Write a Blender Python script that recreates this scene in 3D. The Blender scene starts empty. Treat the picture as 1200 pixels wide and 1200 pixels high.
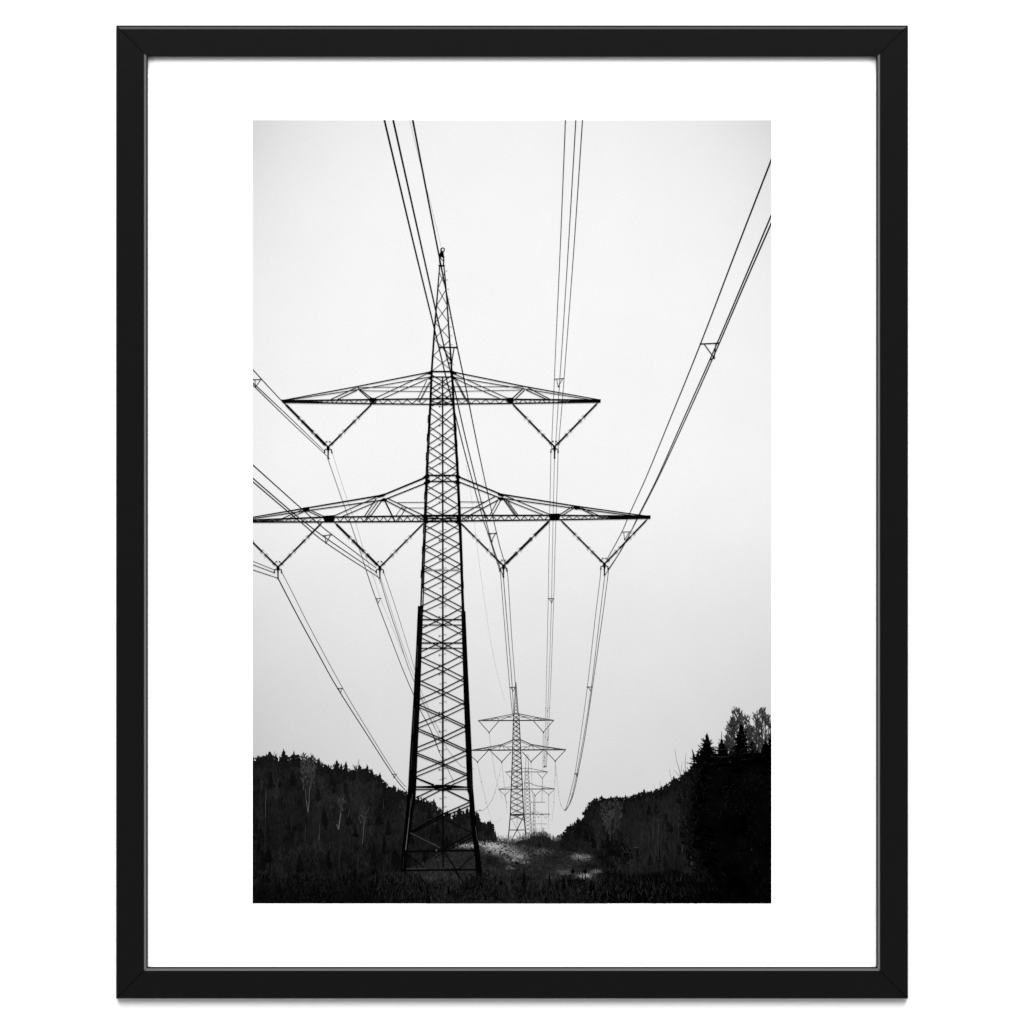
import bpy, math, random
from mathutils import Vector

# ---------------------------------------------------------------- scale
# A 40 x 50 cm sheet in a narrow black frame.  Positions on the sheet are
# measured in a 1200-unit square, one unit = 0.4684 mm on the frame's face.
S = 0.0004684
CAM = 3.0                    # camera to the face of the frame
FRONT = -0.0085              # y of the frame's face (wall face is y = 0)
SHEET = -0.0030              # y of the paper's face
EXPO = 2.10                  # how bright a perfectly white sheet reads
scene = bpy.context.scene
COL = scene.collection


def kscale(yworld):
    return S * (CAM + (yworld - FRONT)) / CAM


def lin(v):
    c = v / 255.0
    return c / 12.92 if c <= 0.04045 else ((c + 0.055) / 1.055) ** 2.4


# ---------------------------------------------------------------- materials
def new_mat(name):
    m = bpy.data.materials.new(name)
    m.use_nodes = True
    nt = m.node_tree
    b = nt.nodes["Principled BSDF"]
    return m, nt, b


def set_spec(b, v):
    b.inputs["Specular IOR Level"].default_value = v


def coords(nt, scale=(1, 1, 1)):
    t = nt.nodes.new("ShaderNodeTexCoord")
    mp = nt.nodes.new("ShaderNodeMapping")
    mp.inputs["Scale"].default_value = scale
    nt.links.new(t.outputs["Object"], mp.inputs["Vector"])
    return mp.outputs["Vector"]


def noise(nt, vec, scale, detail=3, rough=0.6):
    n = nt.nodes.new("ShaderNodeTexNoise")
    n.inputs["Scale"].default_value = scale
    n.inputs["Detail"].default_value = detail
    n.inputs["Roughness"].default_value = rough
    nt.links.new(vec, n.inputs["Vector"])
    return n.outputs["Fac"]


def mth(nt, op, a, b=None, c=None):
    n = nt.nodes.new("ShaderNodeMath")
    n.operation = op
    for i, v in enumerate((a, b, c)):
        if v is None:
            continue
        if isinstance(v, (int, float)):
            n.inputs[i].default_value = v
        else:
            nt.links.new(v, n.inputs[i])
    return n.outputs[0]


def gray(nt, val):
    n = nt.nodes.new("ShaderNodeCombineColor")
    for i in range(3):
        nt.links.new(val, n.inputs[i])
    return n.outputs[0]


TONES = [0, 4, 8, 12, 16, 21, 26, 32, 39, 47, 56, 67, 80, 95, 112, 131, 152, 174, 196, 214, 228]
INK = []
for t in TONES:
    m, nt, b = new_mat("ink_%03d" % t)
    v = coords(nt)
    n = noise(nt, v, 900, 2)
    # grain of the print: the ink's density wavers a few percent
    f = mth(nt, 'MULTIPLY_ADD', n, 0.5, 0.75)
    f = mth(nt, 'MULTIPLY', f, lin(t) / EXPO)
    nt.links.new(gray(nt, f), b.inputs["Base Color"])
    b.inputs["Roughness"].default_value = 0.9
    set_spec(b, 0.0)
    INK.append(m)


def tone_index(v):
    v += random.uniform(-2, 2) if v > 10 else 0
    return min(range(len(TONES)), key=lambda i: abs(TONES[i] - v))


# sky of the printed photograph: lighter towards the upper middle, greyer low
# and in the corners, with film grain
m_sky, nt, b = new_mat("printed_sky_tone")
vec = coords(nt)
sep = nt.nodes.new("ShaderNodeSeparateXYZ")
nt.links.new(vec, sep.inputs[0])
KS = kscale(SHEET)
zz = mth(nt, 'MULTIPLY_ADD', sep.outputs["Z"], -1.0 / (918 * KS), (600 - 140) / 918.0)   # 0 top .. 1 bottom
ramp = nt.nodes.new("ShaderNodeValToRGB")
nt.links.new(zz, ramp.inputs[0])
stops = [(0.0, 241), (0.15, 244), (0.42, 246), (0.52, 243), (0.62, 235), (0.75, 227), (0.86, 222), (1.0, 220)]
els = ramp.color_ramp.elements
els[0].position = 0
els[1].position = 1
for i, (p, tv) in enumerate(stops):
    e = els[0] if i == 0 else (els[len(els) - 1] if i == len(stops) - 1 else els.new(p))
    e.position = p
    g = lin(tv)
    e.color = (g, g, g, 1)
dx = mth(nt, 'MULTIPLY', sep.outputs["X"], 1.0 / (304 * KS))
dz = mth(nt, 'MULTIPLY_ADD', sep.outputs["Z"], 1.0 / (459 * KS), 0.0)
# a little asymmetric: the left side of the sky is greyer
dxs = mth(nt, 'ADD', dx, -0.02)
dzs = mth(nt, 'ADD', dz, 0.06)
r2 = mth(nt, 'ADD', mth(nt, 'MULTIPLY', dxs, dxs), mth(nt, 'MULTIPLY', mth(nt, 'MULTIPLY', dzs, dzs), 0.85))
r4 = mth(nt, 'MULTIPLY', r2, mth(nt, 'MULTIPLY', r2, r2))
vig = mth(nt, 'MULTIPLY_ADD', r4, -0.034, 1.0)
side = mth(nt, 'MAXIMUM', mth(nt, 'MULTIPLY', dx, -1.0), 0.0)
low = mth(nt, 'MAXIMUM', mth(nt, 'MULTIPLY', dz, -1.0), 0.0)
vig = mth(nt, 'SUBTRACT', vig, mth(nt, 'MULTIPLY', mth(nt, 'MULTIPLY', side, side), mth(nt, 'MULTIPLY', low, 0.20)))
side2 = mth(nt, 'MAXIMUM', dx, 0.0)
vig = mth(nt, 'SUBTRACT', vig, mth(nt, 'MULTIPLY', mth(nt, 'MULTIPLY', side2, side2), mth(nt, 'MULTIPLY', low, 0.13)))
gr = noise(nt, vec, 1000, 4, 0.8)
gb = noise(nt, vec, 22, 3, 0.6)
grain = mth(nt, 'ADD', mth(nt, 'MULTIPLY_ADD', gr, 0.26, 0.87), mth(nt, 'MULTIPLY_ADD', gb, 0.07, -0.035))
sep2 = nt.nodes.new("ShaderNodeSeparateColor")
nt.links.new(ramp.outputs[0], sep2.inputs[0])
val = mth(nt, 'MULTIPLY', mth(nt, 'MULTIPLY', sep2.outputs[0], vig), mth(nt, 'MULTIPLY', grain, 1.0 / EXPO))
nt.links.new(gray(nt, val), b.inputs["Base Color"])
b.inputs["Roughness"].default_value = 0.9
set_spec(b, 0.0)


def woods_mat(name, lo, hi, sx, sz):
    m, nt, b = new_mat(name)
    v = coords(nt, (sx, 1, sz))
    n1 = noise(nt, v, 520, 4, 0.7)
    n2 = noise(nt, coords(nt), 60, 3, 0.6)
    f = mth(nt, 'MULTIPLY', n1, n2)
    mr = nt.nodes.new("ShaderNodeMapRange")
    mr.inputs["From Min"].default_value = 0.12
    mr.inputs["From Max"].default_value = 0.42
    mr.inputs["To Min"].default_value = lin(lo) / EXPO
    mr.inputs["To Max"].default_value = lin(hi) / EXPO
    nt.links.new(f, mr.inputs["Value"])
    nt.links.new(gray(nt, mr.outputs[0]), b.inputs["Base Color"])
    b.inputs["Roughness"].default_value = 0.9
    set_spec(b, 0.0)
    return m


M_WOOD = woods_mat("printed_wood_tone", 10, 40, 1.0, 0.45)
M_NEARWOOD = woods_mat("printed_spruce_tone", 0, 9, 1.0, 0.6)
M_HEATH = woods_mat("printed_heath_tone", 13, 48, 0.8, 1.0)

m_paper, nt, b = new_mat("white_paper")
v = coords(nt)
f = mth(nt, 'MULTIPLY_ADD', noise(nt, v, 1400, 3), 0.02, 0.86)
nt.links.new(gray(nt, f), b.inputs["Base Color"])
b.inputs["Roughness"].default_value = 0.95
set_spec(b, 0.1)

m_wall, nt, b = new_mat("white_wall_paint")
v = coords(nt)
f = mth(nt, 'MULTIPLY_ADD', noise(nt, v, 60, 4), 0.02, 0.86)
nt.links.new(gray(nt, f), b.inputs["Base Color"])
b.inputs["Roughness"].default_value = 0.9
set_spec(b, 0.1)

m_frame, nt, b = new_mat("satin_black_lacquer")
v = coords(nt)
f = mth(nt, 'MULTIPLY_ADD', noise(nt, v, 300, 3), 0.0008, 0.0030)
nt.links.new(gray(nt, f), b.inputs["Base Color"])
b.inputs["Roughness"].default_value = 0.12
set_spec(b, 0.2)

m_board, nt, b = new_mat("brown_backing_board")
v = coords(nt)
f = mth(nt, 'MULTIPLY_ADD', noise(nt, v, 200, 3), 0.1, 0.2)
nt.links.new(gray(nt, f), b.inputs["Base Color"])

# ---------------------------------------------------------------- helpers
def link(o, parent=None):
    COL.objects.link(o)
    if parent:
        o.parent = parent
    return o


def mesh_obj(name, verts, faces, mats, parent=None, midx=None):
    me = bpy.data.meshes.new(name)
    me.from_pydata(verts, [], faces)
    for m in mats:
        me.materials.append(m)
    if midx:
        me.polygons.foreach_set("material_index", midx)
    me.update()
    o = bpy.data.objects.new(name, me)
    return link(o, parent)


# every printed mark is a flat patch of ink; patches that overlap are kept a
# thousandth of a millimetre apart so that no two lie in one plane
LEVEL = 0.8e-6
NLEV = 73


class Ink:
    def __init__(self, layer):
        self.base = SHEET - 0.00005 - layer * 0.00006
        self.v, self.f, self.mi, self.mats = [], [], [], []
        self.k = 0

    def mat(self, m):
        if m not in self.mats:
            self.mats.append(m)
        return self.mats.index(m)

    def poly(self, pts, tone=0, mat=None, clip=True):
        m = mat if mat else INK[tone_index(tone)]
        if clip:
            pts = clip_poly(pts)
            if len(pts) < 3:
                return
        y = self.base - (self.k % NLEV) * LEVEL
        self.k += 1
        n = len(self.v)
        a = 0
        for i in range(len(pts)):
            x0, y0 = pts[i]
            x1, y1 = pts[(i + 1) % len(pts)]
            a += x0 * y1 - x1 * y0
        if a > 0:            # image y points down: make every patch face the viewer
            pts = pts[::-1]
        for (px, py) in pts:
            self.v.append(((px - 600) * KS, y, (600 - py) * KS))
        self.f.append(tuple(range(n, n + len(pts))))
        self.mi.append(self.mat(m))

    def line(self, pts, w0=1.0, w1=None, tone=0, tone1=None):
        """A tapering stroke through the points (smooth if more than two)."""
        if w1 is None:
            w1 = w0
        if tone1 is None:
            tone1 = tone
        L = [0]
        for i in range(1, len(pts)):
            L.append(L[-1] + math.dist(pts[i], pts[i - 1]))
        T = max(L[-1], 1e-6)
        lf, rt = [], []
        for i, p in enumerate(pts):
            a = pts[max(i - 1, 0)]
            c = pts[min(i + 1, len(pts) - 1)]
            dx, dy = c[0] - a[0], c[1] - a[1]
            d = math.hypot(dx, dy) or 1
            w = (w0 + (w1 - w0) * L[i] / T) / 2
            nx, ny = -dy / d * w, dx / d * w
            lf.append((p[0] + nx, p[1] + ny))
            rt.append((p[0] - nx, p[1] - ny))
        for i in range(len(pts) - 1):
            tt = tone + (tone1 - tone) * (L[i] + L[i + 1]) / 2 / T
            kk = self.k
            self.poly([lf[i], lf[i + 1], rt[i + 1], rt[i]], tt)
            if i < len(pts) - 2 and self.k > kk:
                self.k = kk      # segments of one stroke share a plane, they only touch

        self.k += 1

    def dot(self, x, y, r, tone=0, n=8):
        self.poly([(x + r * math.cos(i * 2 * math.pi / n), y + r * math.sin(i * 2 * math.pi / n)) for i in range(n)], tone)

    def ring(self, x, y, r, w, tone=0, a0=0, a1=360, n=14):
        pts = [(x + r * math.cos(math.radians(a0 + (a1 - a0) * i / n)),
                y + r * math.sin(math.radians(a0 + (a1 - a0) * i / n))) for i in range(n + 1)]
        self.line(pts, w, w, tone)

    def build(self, name, parent, label=None):
        # shift the origin of each patch group to its own middle is not needed: the sheet is their frame
        o = mesh_obj(name, self.v, self.f, self.mats, parent, self.mi)
        if label:
            o["label"] = label
        return o


X0, X1, Y0, Y1 = 296.0, 904.0, 140.6, 1058.6


def clip_poly(pts):
    def cut(ps, inside, inter):
        out = []
        for i in range(len(ps)):
            a, b = ps[i - 1], ps[i]
            ia, ib = inside(a), inside(b)
            if ib:
                if not ia:
                    out.append(inter(a, b))
                out.append(b)
            elif ia:
                out.append(inter(a, b))
        return out

    def ix(c):
        return lambda a, b: (c, a[1] + (b[1] - a[1]) * (c - a[0]) / (b[0] - a[0]))

    def iy(c):
        return lambda a, b: (a[0] + (b[0] - a[0]) * (c - a[1]) / (b[1] - a[1]), c)
    if all(X0 <= p[0] <= X1 and Y0 <= p[1] <= Y1 for p in pts):
        return pts
    pts = cut(pts, lambda p: p[0] >= X0, ix(X0))
    if pts:
        pts = cut(pts, lambda p: p[0] <= X1, ix(X1))
    if pts:
        pts = cut(pts, lambda p: p[1] >= Y0, iy(Y0))
    if pts:
        pts = cut(pts, lambda p: p[1] <= Y1, iy(Y1))
    return pts


def lerp_path(path, t):
    """x at height y=t along a polyline of (x, y) sorted by y."""
    for (xa, ya), (xb, yb) in zip(path, path[1:]):
        if ya <= t <= yb:
            return xa + (xb - xa) * (t - ya) / (yb - ya)
    return path[0][0] if t < path[0][1] else path[-1][0]


def smooth(pts, n=6):
    """Catmull-Rom through the measured points."""
    out = []
    P = [pts[0]] + list(pts) + [pts[-1]]
    for i in range(1, len(P) - 2):
        p0, p1, p2, p3 = P[i - 1], P[i], P[i + 1], P[i + 2]
        for k in range(n):
            t = k / n
            out.append(tuple(0.5 * (2 * p1[j] + (p2[j] - p0[j]) * t + (2 * p0[j] - 5 * p1[j] + 4 * p2[j] - p3[j]) * t * t
                                    + (3 * p1[j] - p0[j] - 3 * p2[j] + p3[j]) * t ** 3) for j in (0, 1)))
    out.append(pts[-1])
    return out


_perm = {}


def vnoise(x, y, seed=0):
    def h(i, j):
        k = (i, j, seed)
        if k not in _perm:
            _perm[k] = random.Random(i * 7349 + j * 9151 + seed * 31337).random()
        return _perm[k]
    i, j = math.floor(x), math.floor(y)
    fx, fy = x - i, y - j
    fx, fy = fx * fx * (3 - 2 * fx), fy * fy * (3 - 2 * fy)
    return (h(i, j) * (1 - fx) + h(i + 1, j) * fx) * (1 - fy) + (h(i, j + 1) * (1 - fx) + h(i + 1, j + 1) * fx) * fy


def fnoise(x, y, seed=0):
    return 0.55 * vnoise(x, y, seed) + 0.3 * vnoise(x * 2.1, y * 2.1, seed + 1) + 0.15 * vnoise(x * 4.3, y * 4.3, seed + 2)


random.seed(11)

# ---------------------------------------------------------------- wall
W = 4.0
wall = mesh_obj("wall", [(-W, 0, -W), (W, 0, -W), (W, 0, W), (-W, 0, W),
                         (-W, 0.1, -W), (W, 0.1, -W), (W, 0.1, W), (-W, 0.1, W)],
                [(0, 1, 2, 3), (5, 4, 7, 6), (4, 0, 3, 7), (1, 5, 6, 2), (3, 2, 6, 7), (4, 5, 1, 0)], [m_wall])
wall["kind"] = "structure"
wall["label"] = "plain bright white wall behind the black picture frame"

# ---------------------------------------------------------------- framed print
root = bpy.data.objects.new("framed_print", None)
root.empty_display_size = 0.05
link(root)
root["label"] = "black frame with a black and white print of power pylons, hung on the white wall"
root["category"] = "framed picture"

FS = kscale(FRONT)
OL, OR_, OT, OB = 135.8, 1064.4, 29.4, 1170.6        # outer edges on the face
IL, IR, IT, IB = 173.2, 1026.8, 67.0, 1133.2         # inner edges
BACK = -0.0002


def rail(side):
    """One mitred rail.  Profile runs from the outer back edge over the face
    to the inner lip; u = distance from the outer edge, in metres."""
    wpx = {'top': IT - OT, 'bottom': OB - IB, 'left': IL - OL, 'right': OR_ - IR}[side]
    w = wpx * FS
    g = 0.00026          # the mitre joint is a hair open
    c = 3.6 * FS         # width of the chamfers
    cd = 0.00042
    e = 0.00035          # small eased edge where there is no chamfer
    outer_ch = side == 'top'  # chamfers differ per side so that only these edges catch highlights
    inner_ch = side != 'top'
    prof = [(0, BACK)]
    if outer_ch:
        prof += [(0, FRONT + cd + 0.0004), (0.0001, FRONT + cd), (0.0009, FRONT + cd), (0.0009 + c * 0.78, FRONT)]
    else:
        prof += [(0, FRONT + 0.0010), (0.0001, FRONT + 0.0006), (0.0004, FRONT + 0.0001), (0.0007, FRONT)]
    if inner_ch:
        prof += [(w - 0.0008 - c * 0.74, FRONT), (w - 0.0008, FRONT + cd), (w - 0.0001, FRONT + cd), (w, FRONT + cd + 0.0004)]
    else:
        prof += [(w - 0.0008, FRONT), (w - 0.0005, FRONT + 0.0002), (w - 0.0001, FRONT + 0.0008), (w, FRONT + 0.0012)]
    prof += [(w, SHEET - 0.0012), (w - 0.004, SHEET - 0.0012), (w - 0.004, BACK)]
    vs = []
    xl, xr, zt, zb = (OL - 600) * FS, (OR_ - 600) * FS, (600 - OT) * FS, (600 - OB) * FS
    g0 = g
    for end in (0, 1):
        for (u, y) in prof:
            g = g0 if y < FRONT + 0.00025 else (0.00006 if y < FRONT + 0.0006 else 0.0)
            # ends follow the 45 degree mitre
            if side == 'top':
                z = zt - u
                x = xl + u + g if end == 0 else xr - u - g
            elif side == 'bottom':
                z = zb + u
                x = xl + u + g if end == 0 else xr - u - g
            elif side == 'left':
                x = xl + u
                z = zb + u + g if end == 0 else zt - u - g
            else:
                x = xr - u
                z = zb + u + g if end == 0 else zt - u - g
            vs.append((x, y, z))
    n = len(prof)
    flip = side in ('bottom', 'right')
    fs = []
    for i in range(n):
        j = (i + 1) % n
        q = (i, j, n + j, n + i)
        fs.append(q[::-1] if flip else q)
    a, b_ = tuple(range(n)), tuple(range(n, 2 * n))[::-1]
    fs += [a[::-1], b_[::-1]] if not flip else [a, b_]
    o = mesh_obj("frame_rail", vs, fs, [m_frame], root)
    import bmesh
    bm = bmesh.new()
    bm.from_mesh(o.data)
    bmesh.ops.recalc_face_normals(bm, faces=bm.faces)
    bm.to_mesh(o.data)
    bm.free()
    return o


for sd in ('top', 'right', 'bottom', 'left'):
    rail(sd)


def slab(name, x0, x1, y0, y1, front, back, mat, parent):
    k = KS
    a, b_, c, d = (x0 - 600) * k, (x1 - 600) * k, (600 - y1) * k, (600 - y0) * k
    return mesh_obj(name, [(a, front, c), (b_, front, c), (b_, front, d), (a, front, d),
                           (a, back, c), (b_, back, c), (b_, back, d), (a, back, d)],
                    [(0, 1, 2, 3), (5, 4, 7, 6), (4, 0, 3, 7), (1, 5, 6, 2), (3, 2, 6, 7), (4, 5, 1, 0)], [mat], parent)


slab("backing_board", 168, 1032, 62, 1138, SHEET + 0.0007, BACK - 0.0003, m_board, root)
sheet = slab("paper_sheet", 167, 1033, 61, 1139, SHEET, SHEET + 0.0005, m_paper, root)
sheet["label"] = "white paper sheet with a wide blank margin around the printed photograph"

# ---- sky
ink = Ink(0)
ink.poly([(X0, Y0), (X1, Y0), (X1, Y1), (X0, Y1)], mat=m_sky)
ink.build("printed_sky", sheet, "pale overcast sky printed on the sheet")


# ---------------------------------------------------------------- far pylons
def arm(ink, cx_l, cx_r, y, tipl, tipr, ytop, kneel, kneer, w, tone, tone2):
    ink.line([(tipl, y), (tipr, y - 0.3)], w, w, tone)
    for tip, cx, knee in ((tipl, cx_l, kneel), (tipr, cx_r, kneer)):
        ink.line([(tip, y), knee, (cx, ytop)], w * 0.75, w * 0.9, tone2)


def vee(ink, a, c, b_, w, tone):
    ink.line([a, c], w, w, tone)
    ink.line([b_, c], w, w, tone)
    ink.dot(c[0], c[1] + 0.6, w * 1.1, tone)


def build_pylon_two():
    k = Ink(2)
    k.line([(604, 801), (602.6, 836)], 0.7, 0.8, 80)
    k.line([(604.8, 801), (607.4, 836)], 0.7, 0.8, 95)
    k.line([(604.3, 799.6), (604.4, 806)], 1.1, 0.9, 30)
    for y in range(806, 836, 4):
        x = (y - 801) / 35
        k.line([(604.2 - 1.5 * x, y), (604.6 + 2.6 * x, y + 3.6)], 0.4, 0.4, 110)
        k.line([(604.6 + 2.6 * x, y), (604.2 - 1.5 * x, y + 3.6)], 0.4, 0.4, 110)
    Lp = [(601.8, 836), (601, 867), (600.4, 890), (599, 924), (598, 955), (596.6, 972), (595.2, 986)]
    Rp = [(608, 836), (609.6, 867), (610.6, 890), (612.2, 924), (613.8, 955), (615.6, 972), (617, 986)]
    k.line(Lp, 0.9, 1.2, 35)
    k.line(Rp, 0.9, 1.3, 30)
    k.line([(605.6, 838), (606, 970)], 0.35, 0.35, 130)
    y = 838.0
    while y < 954:
        xl, xr = lerp_path(Lp, y), lerp_path(Rp, y)
        h = 5.2 + (y - 838) * 0.017
        xl2, xr2 = lerp_path(Lp, y + h), lerp_path(Rp, y + h)
        k.line([(xl, y), (xr2, y + h)], 0.62, 0.62, 50)
        k.line([(xr, y), (xl2, y + h)], 0.62, 0.62, 50)
        k.line([(xl, y + 1.3), (xr2, y + h + 1.1)], 0.35, 0.35, 120)
        k.dot((xl + xr) / 2, y + h / 2, 0.75, 40)
        if random.random() < 0.6:
            k.dot(xl, y, 0.8, 25)
            k.dot(xr, y, 0.8, 25)
        y += h
    k.line([(598, 955), (614, 955)], 1.3, 1.3, 20)
    k.line([(601, 954.2), (611, 954.2)], 1.0, 1.0, 50)
    k.line([(596.8, 972.5), (616, 972.5)], 0.8, 0.8, 35)
    k.dot(606, 972.5, 1.3, 10)
    k.line([(613.8, 956), (606, 972), (600.3, 983)], 0.9, 0.9, 40)
    k.line([(598.5, 957), (606, 972)], 0.4, 0.4, 160)
    k.line([(606, 972), (612.5, 984)], 0.6, 0.6, 90)
    k.dot(606, 921.6, 1.3, 20)
    k.line([(601, 921.6), (610.6, 921.6)], 0.6, 0.6, 60)
    # upper arm
    k.line([(560, 844.4), (649.3, 844)], 1.15, 1.15, 38)
    k.line([(560, 844.4), (582, 840.4), (601, 836.6)], 0.55, 0.7, 70)
    k.line([(560, 844.6), (584, 841.6), (601, 838.4)], 0.4, 0.5, 120)
    k.line([(649.3, 844), (628, 840.4), (608.4, 836.4)], 0.7, 0.8, 55)
    k.line([(649.3, 844.2), (626, 841.8), (608.4, 838.2)], 0.4, 0.5, 120)
    k.line([(601, 836.5), (608.6, 836.5)], 1.3, 1.3, 30)
    for a, b_ in (((582, 840.6), (575.5, 844)), ((582, 840.6), (585.5, 844)), ((601, 838), (586, 844)), ((628, 840.6), (625, 844)),
                  ((628, 840.6), (635.5, 844)), ((609, 838), (624, 844)), ((595, 840.5), (600, 840.5)), ((610, 840.5), (616, 840.5))):
        k.line([a, b_], 0.5, 0.5, 85)
    vee(k, (561, 844.7), (573.2, 858.2), (584.5, 845), 0.75, 70)
    vee(k, (625.2, 844.7), (636.8, 858), (648.5, 844.4), 0.75, 70)
    # lower arm
    k.line([(551, 879.2), (663.2, 878.4)], 1.25, 1.25, 34)
    k.line([(552, 879), (566, 876.6), (588.5, 872.4), (601, 867)], 0.8, 1.0, 40)
    k.line([(553, 879.2), (588, 874.4), (601, 869)], 0.4, 0.5, 120)
    k.line([(663, 878.4), (645, 875.8), (622.5, 872.3), (610, 866.8)], 0.8, 1.0, 40)
    k.line([(662, 878.4), (622.5, 874), (610, 869)], 0.4, 0.5, 120)
    k.line([(600.6, 867), (610.2, 867)], 1.1, 1.1, 40)
    for a, b_ in (((566, 876.6), (559, 878.8)), ((566, 876.6), (571, 878.8)), ((588, 873), (574.5, 878.5)), ((588, 873), (584.5, 878.5)),
                  ((588.8, 873), (591.4, 878.5)), ((588.8, 873), (598.5, 878.5)), ((622.5, 872.5), (612.5, 878.5)), ((622, 873), (618.5, 878.5)),
                  ((622.8, 873), (626.4, 878.5)), ((623, 873), (636, 878.5)), ((645, 875.8), (639, 878.3)), ((645, 875.8), (652, 878.3)),
                  ((594, 875), (600, 875)), ((611, 875), (617, 875))):
        k.line([a, b_], 0.5, 0.5, 85)
    for x in (573.2, 637.5):
        k.line([(x - 2, 878.4), (x + 2, 878.4)], 1.9, 1.9, 25)
    vee(k, (550, 884), (559.6, 892.8), (571.5, 880), 0.75, 75)
    vee(k, (575, 880), (588, 892.8), (599, 881), 0.8, 60)
    vee(k, (612, 881), (622.3, 892.4), (635.5, 880), 0.8, 60)
    vee(k, (639, 879.5), (650.7, 891.8), (662.6, 878.8), 0.75, 60)
    k.build("printed_pylon", sheet, "small grey pylon printed just right of the tall pylon's lower legs")


def build_pylon_three():
    k = Ink(1)
    t = 105
    k.line([(616.6, 884), (614.8, 918), (615.3, 984)], 0.5, 0.7, 120)
    k.line([(618.6, 884), (620.2, 918), (623.2, 984)], 0.5, 0.8, 70)
    for i in range(18):
        y = 902 + i * 4.5
        a, b_ = 615.0, 619 + (y - 900) * 0.05
        k.line([(a, y), (b_, y + 4)], 0.45, 0.45, 120)
        k.line([(b_, y), (a, y + 4)], 0.45, 0.45, 120)
        k.dot((a + b_) / 2, y + 2, 0.55, 95)
    k.line([(592, 904.6), (642.2, 904.5)], 0.8, 0.8, 95)
    k.line([(614, 900.3), (621, 900.3)], 0.7, 0.7, 110)
    k.line([(592, 904.6), (614, 900.4)], 0.45, 0.45, 140)
    k.line([(642, 904.4), (621, 900.4)], 0.6, 0.6, 110)
    vee(k, (593, 905), (598, 911), (602, 906), 0.45, 140)
    vee(k, (629.5, 905.4), (635.5, 911.6), (641.4, 904.8), 0.6, 110)
    k.line([(584, 924.8), (650.2, 924.4)], 1.0, 1.0, 75)
    k.line([(614, 917.4), (621, 917.4)], 0.7, 0.7, 100)
    k.line([(584, 924.6), (600, 921.6), (614, 917.6)], 0.45, 0.45, 140)
    k.line([(650, 924.3), (628, 920.6), (621, 917.6)], 0.65, 0.6, 95)
    vee(k, (584.5, 925), (591.6, 931.7), (597, 926.8), 0.55, 120)
    vee(k, (622, 925.7), (627.3, 932.3), (635, 924.7), 0.55, 115)
    vee(k, (636, 925.7), (643, 931.2), (649.5, 925.2), 0.55, 110)
    k.line([(634.5, 924.2), (638.5, 924.2)], 1.3, 1.3, 70)
    k.build("printed_pylon", sheet, "pale pylon printed half hidden behind the small grey pylon")


def build_pylon_four():
    k = Ink(1)
    k.k = 20
    k.line([(625.6, 930), (624.4, 982)], 0.5, 0.8, 130)
    k.line([(626.4, 930), (627.8, 982)], 0.4, 0.6, 150)
    for i in range(9):
        y = 942 + i * 4.6
        k.line([(624.6, y), (627.2, y + 3.6)], 0.45, 0.45, 150)
        k.line([(627.2, y), (624.6, y + 3.6)], 0.45, 0.45, 150)
    k.line([(621, 940), (639, 940)], 0.7, 0.7, 140)
    k.line([(614, 954), (644.6, 954)], 1.0, 1.0, 115)
    k.line([(622, 952), (627, 950.8), (632, 952.2)], 0.5, 0.5, 150)
    k.dot(634.8, 954, 1.1, 100)
    k.dot(624.6, 953.4, 1.2, 95)
    k.line([(620, 965.3), (641, 965.3)], 0.7, 0.7, 165)
    vee(k, (628, 954.5), (631, 958), (634, 954.5), 0.4, 160)
    vee(k, (636, 954.5), (639.5, 958.5), (643.5, 954.5), 0.4, 160)
    k.build("printed_pylon", sheet, "faintest and smallest pylon printed low over the distant bushes")


# ---------------------------------------------------------------- cables
def spacer(pts, w, tone, layer, label, blobs=()):
    k = Ink(layer)
    a, b_, c = pts
    k.line([a, b_], w, w, tone)
    ia = (a[0] + (b_[0] - a[0]) * 0.22, a[1] + (b_[1] - a[1]) * 0.22 + w * 0.5)
    ib = (a[0] + (b_[0] - a[0]) * 0.85, a[1] + (b_[1] - a[1]) * 0.85 + w * 0.5)
    k.line([ia, c], w * 0.85, w * 0.85, tone)
    k.line([ib, c], w * 0.85, w * 0.85, tone)
    r = w * 0.85
    for p in (a, b_, c):
        k.dot(p[0], p[1], r, tone)
    for p in blobs:
        k.dot(p[0], p[1], r, tone)
        k.line([c, p], w * 0.8, w * 0.8, tone)
    k.build("printed_spacer", sheet, label)


def bundle(strands, layer, label):
    k = Ink(layer)
    for pts, w0, w1, t0, t1 in strands:
        q = 1.22 if w0 > 1.2 else (1.12 if t0 < 145 else 1.0)
        k.line(smooth(pts) if len(pts) > 2 else pts, w0 * q, w1 * q, t0 * (0.88 if q > 1 else 1), t1 * (0.94 if q > 1 else 1))
    return k.build("printed_power_line", sheet, label)


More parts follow.
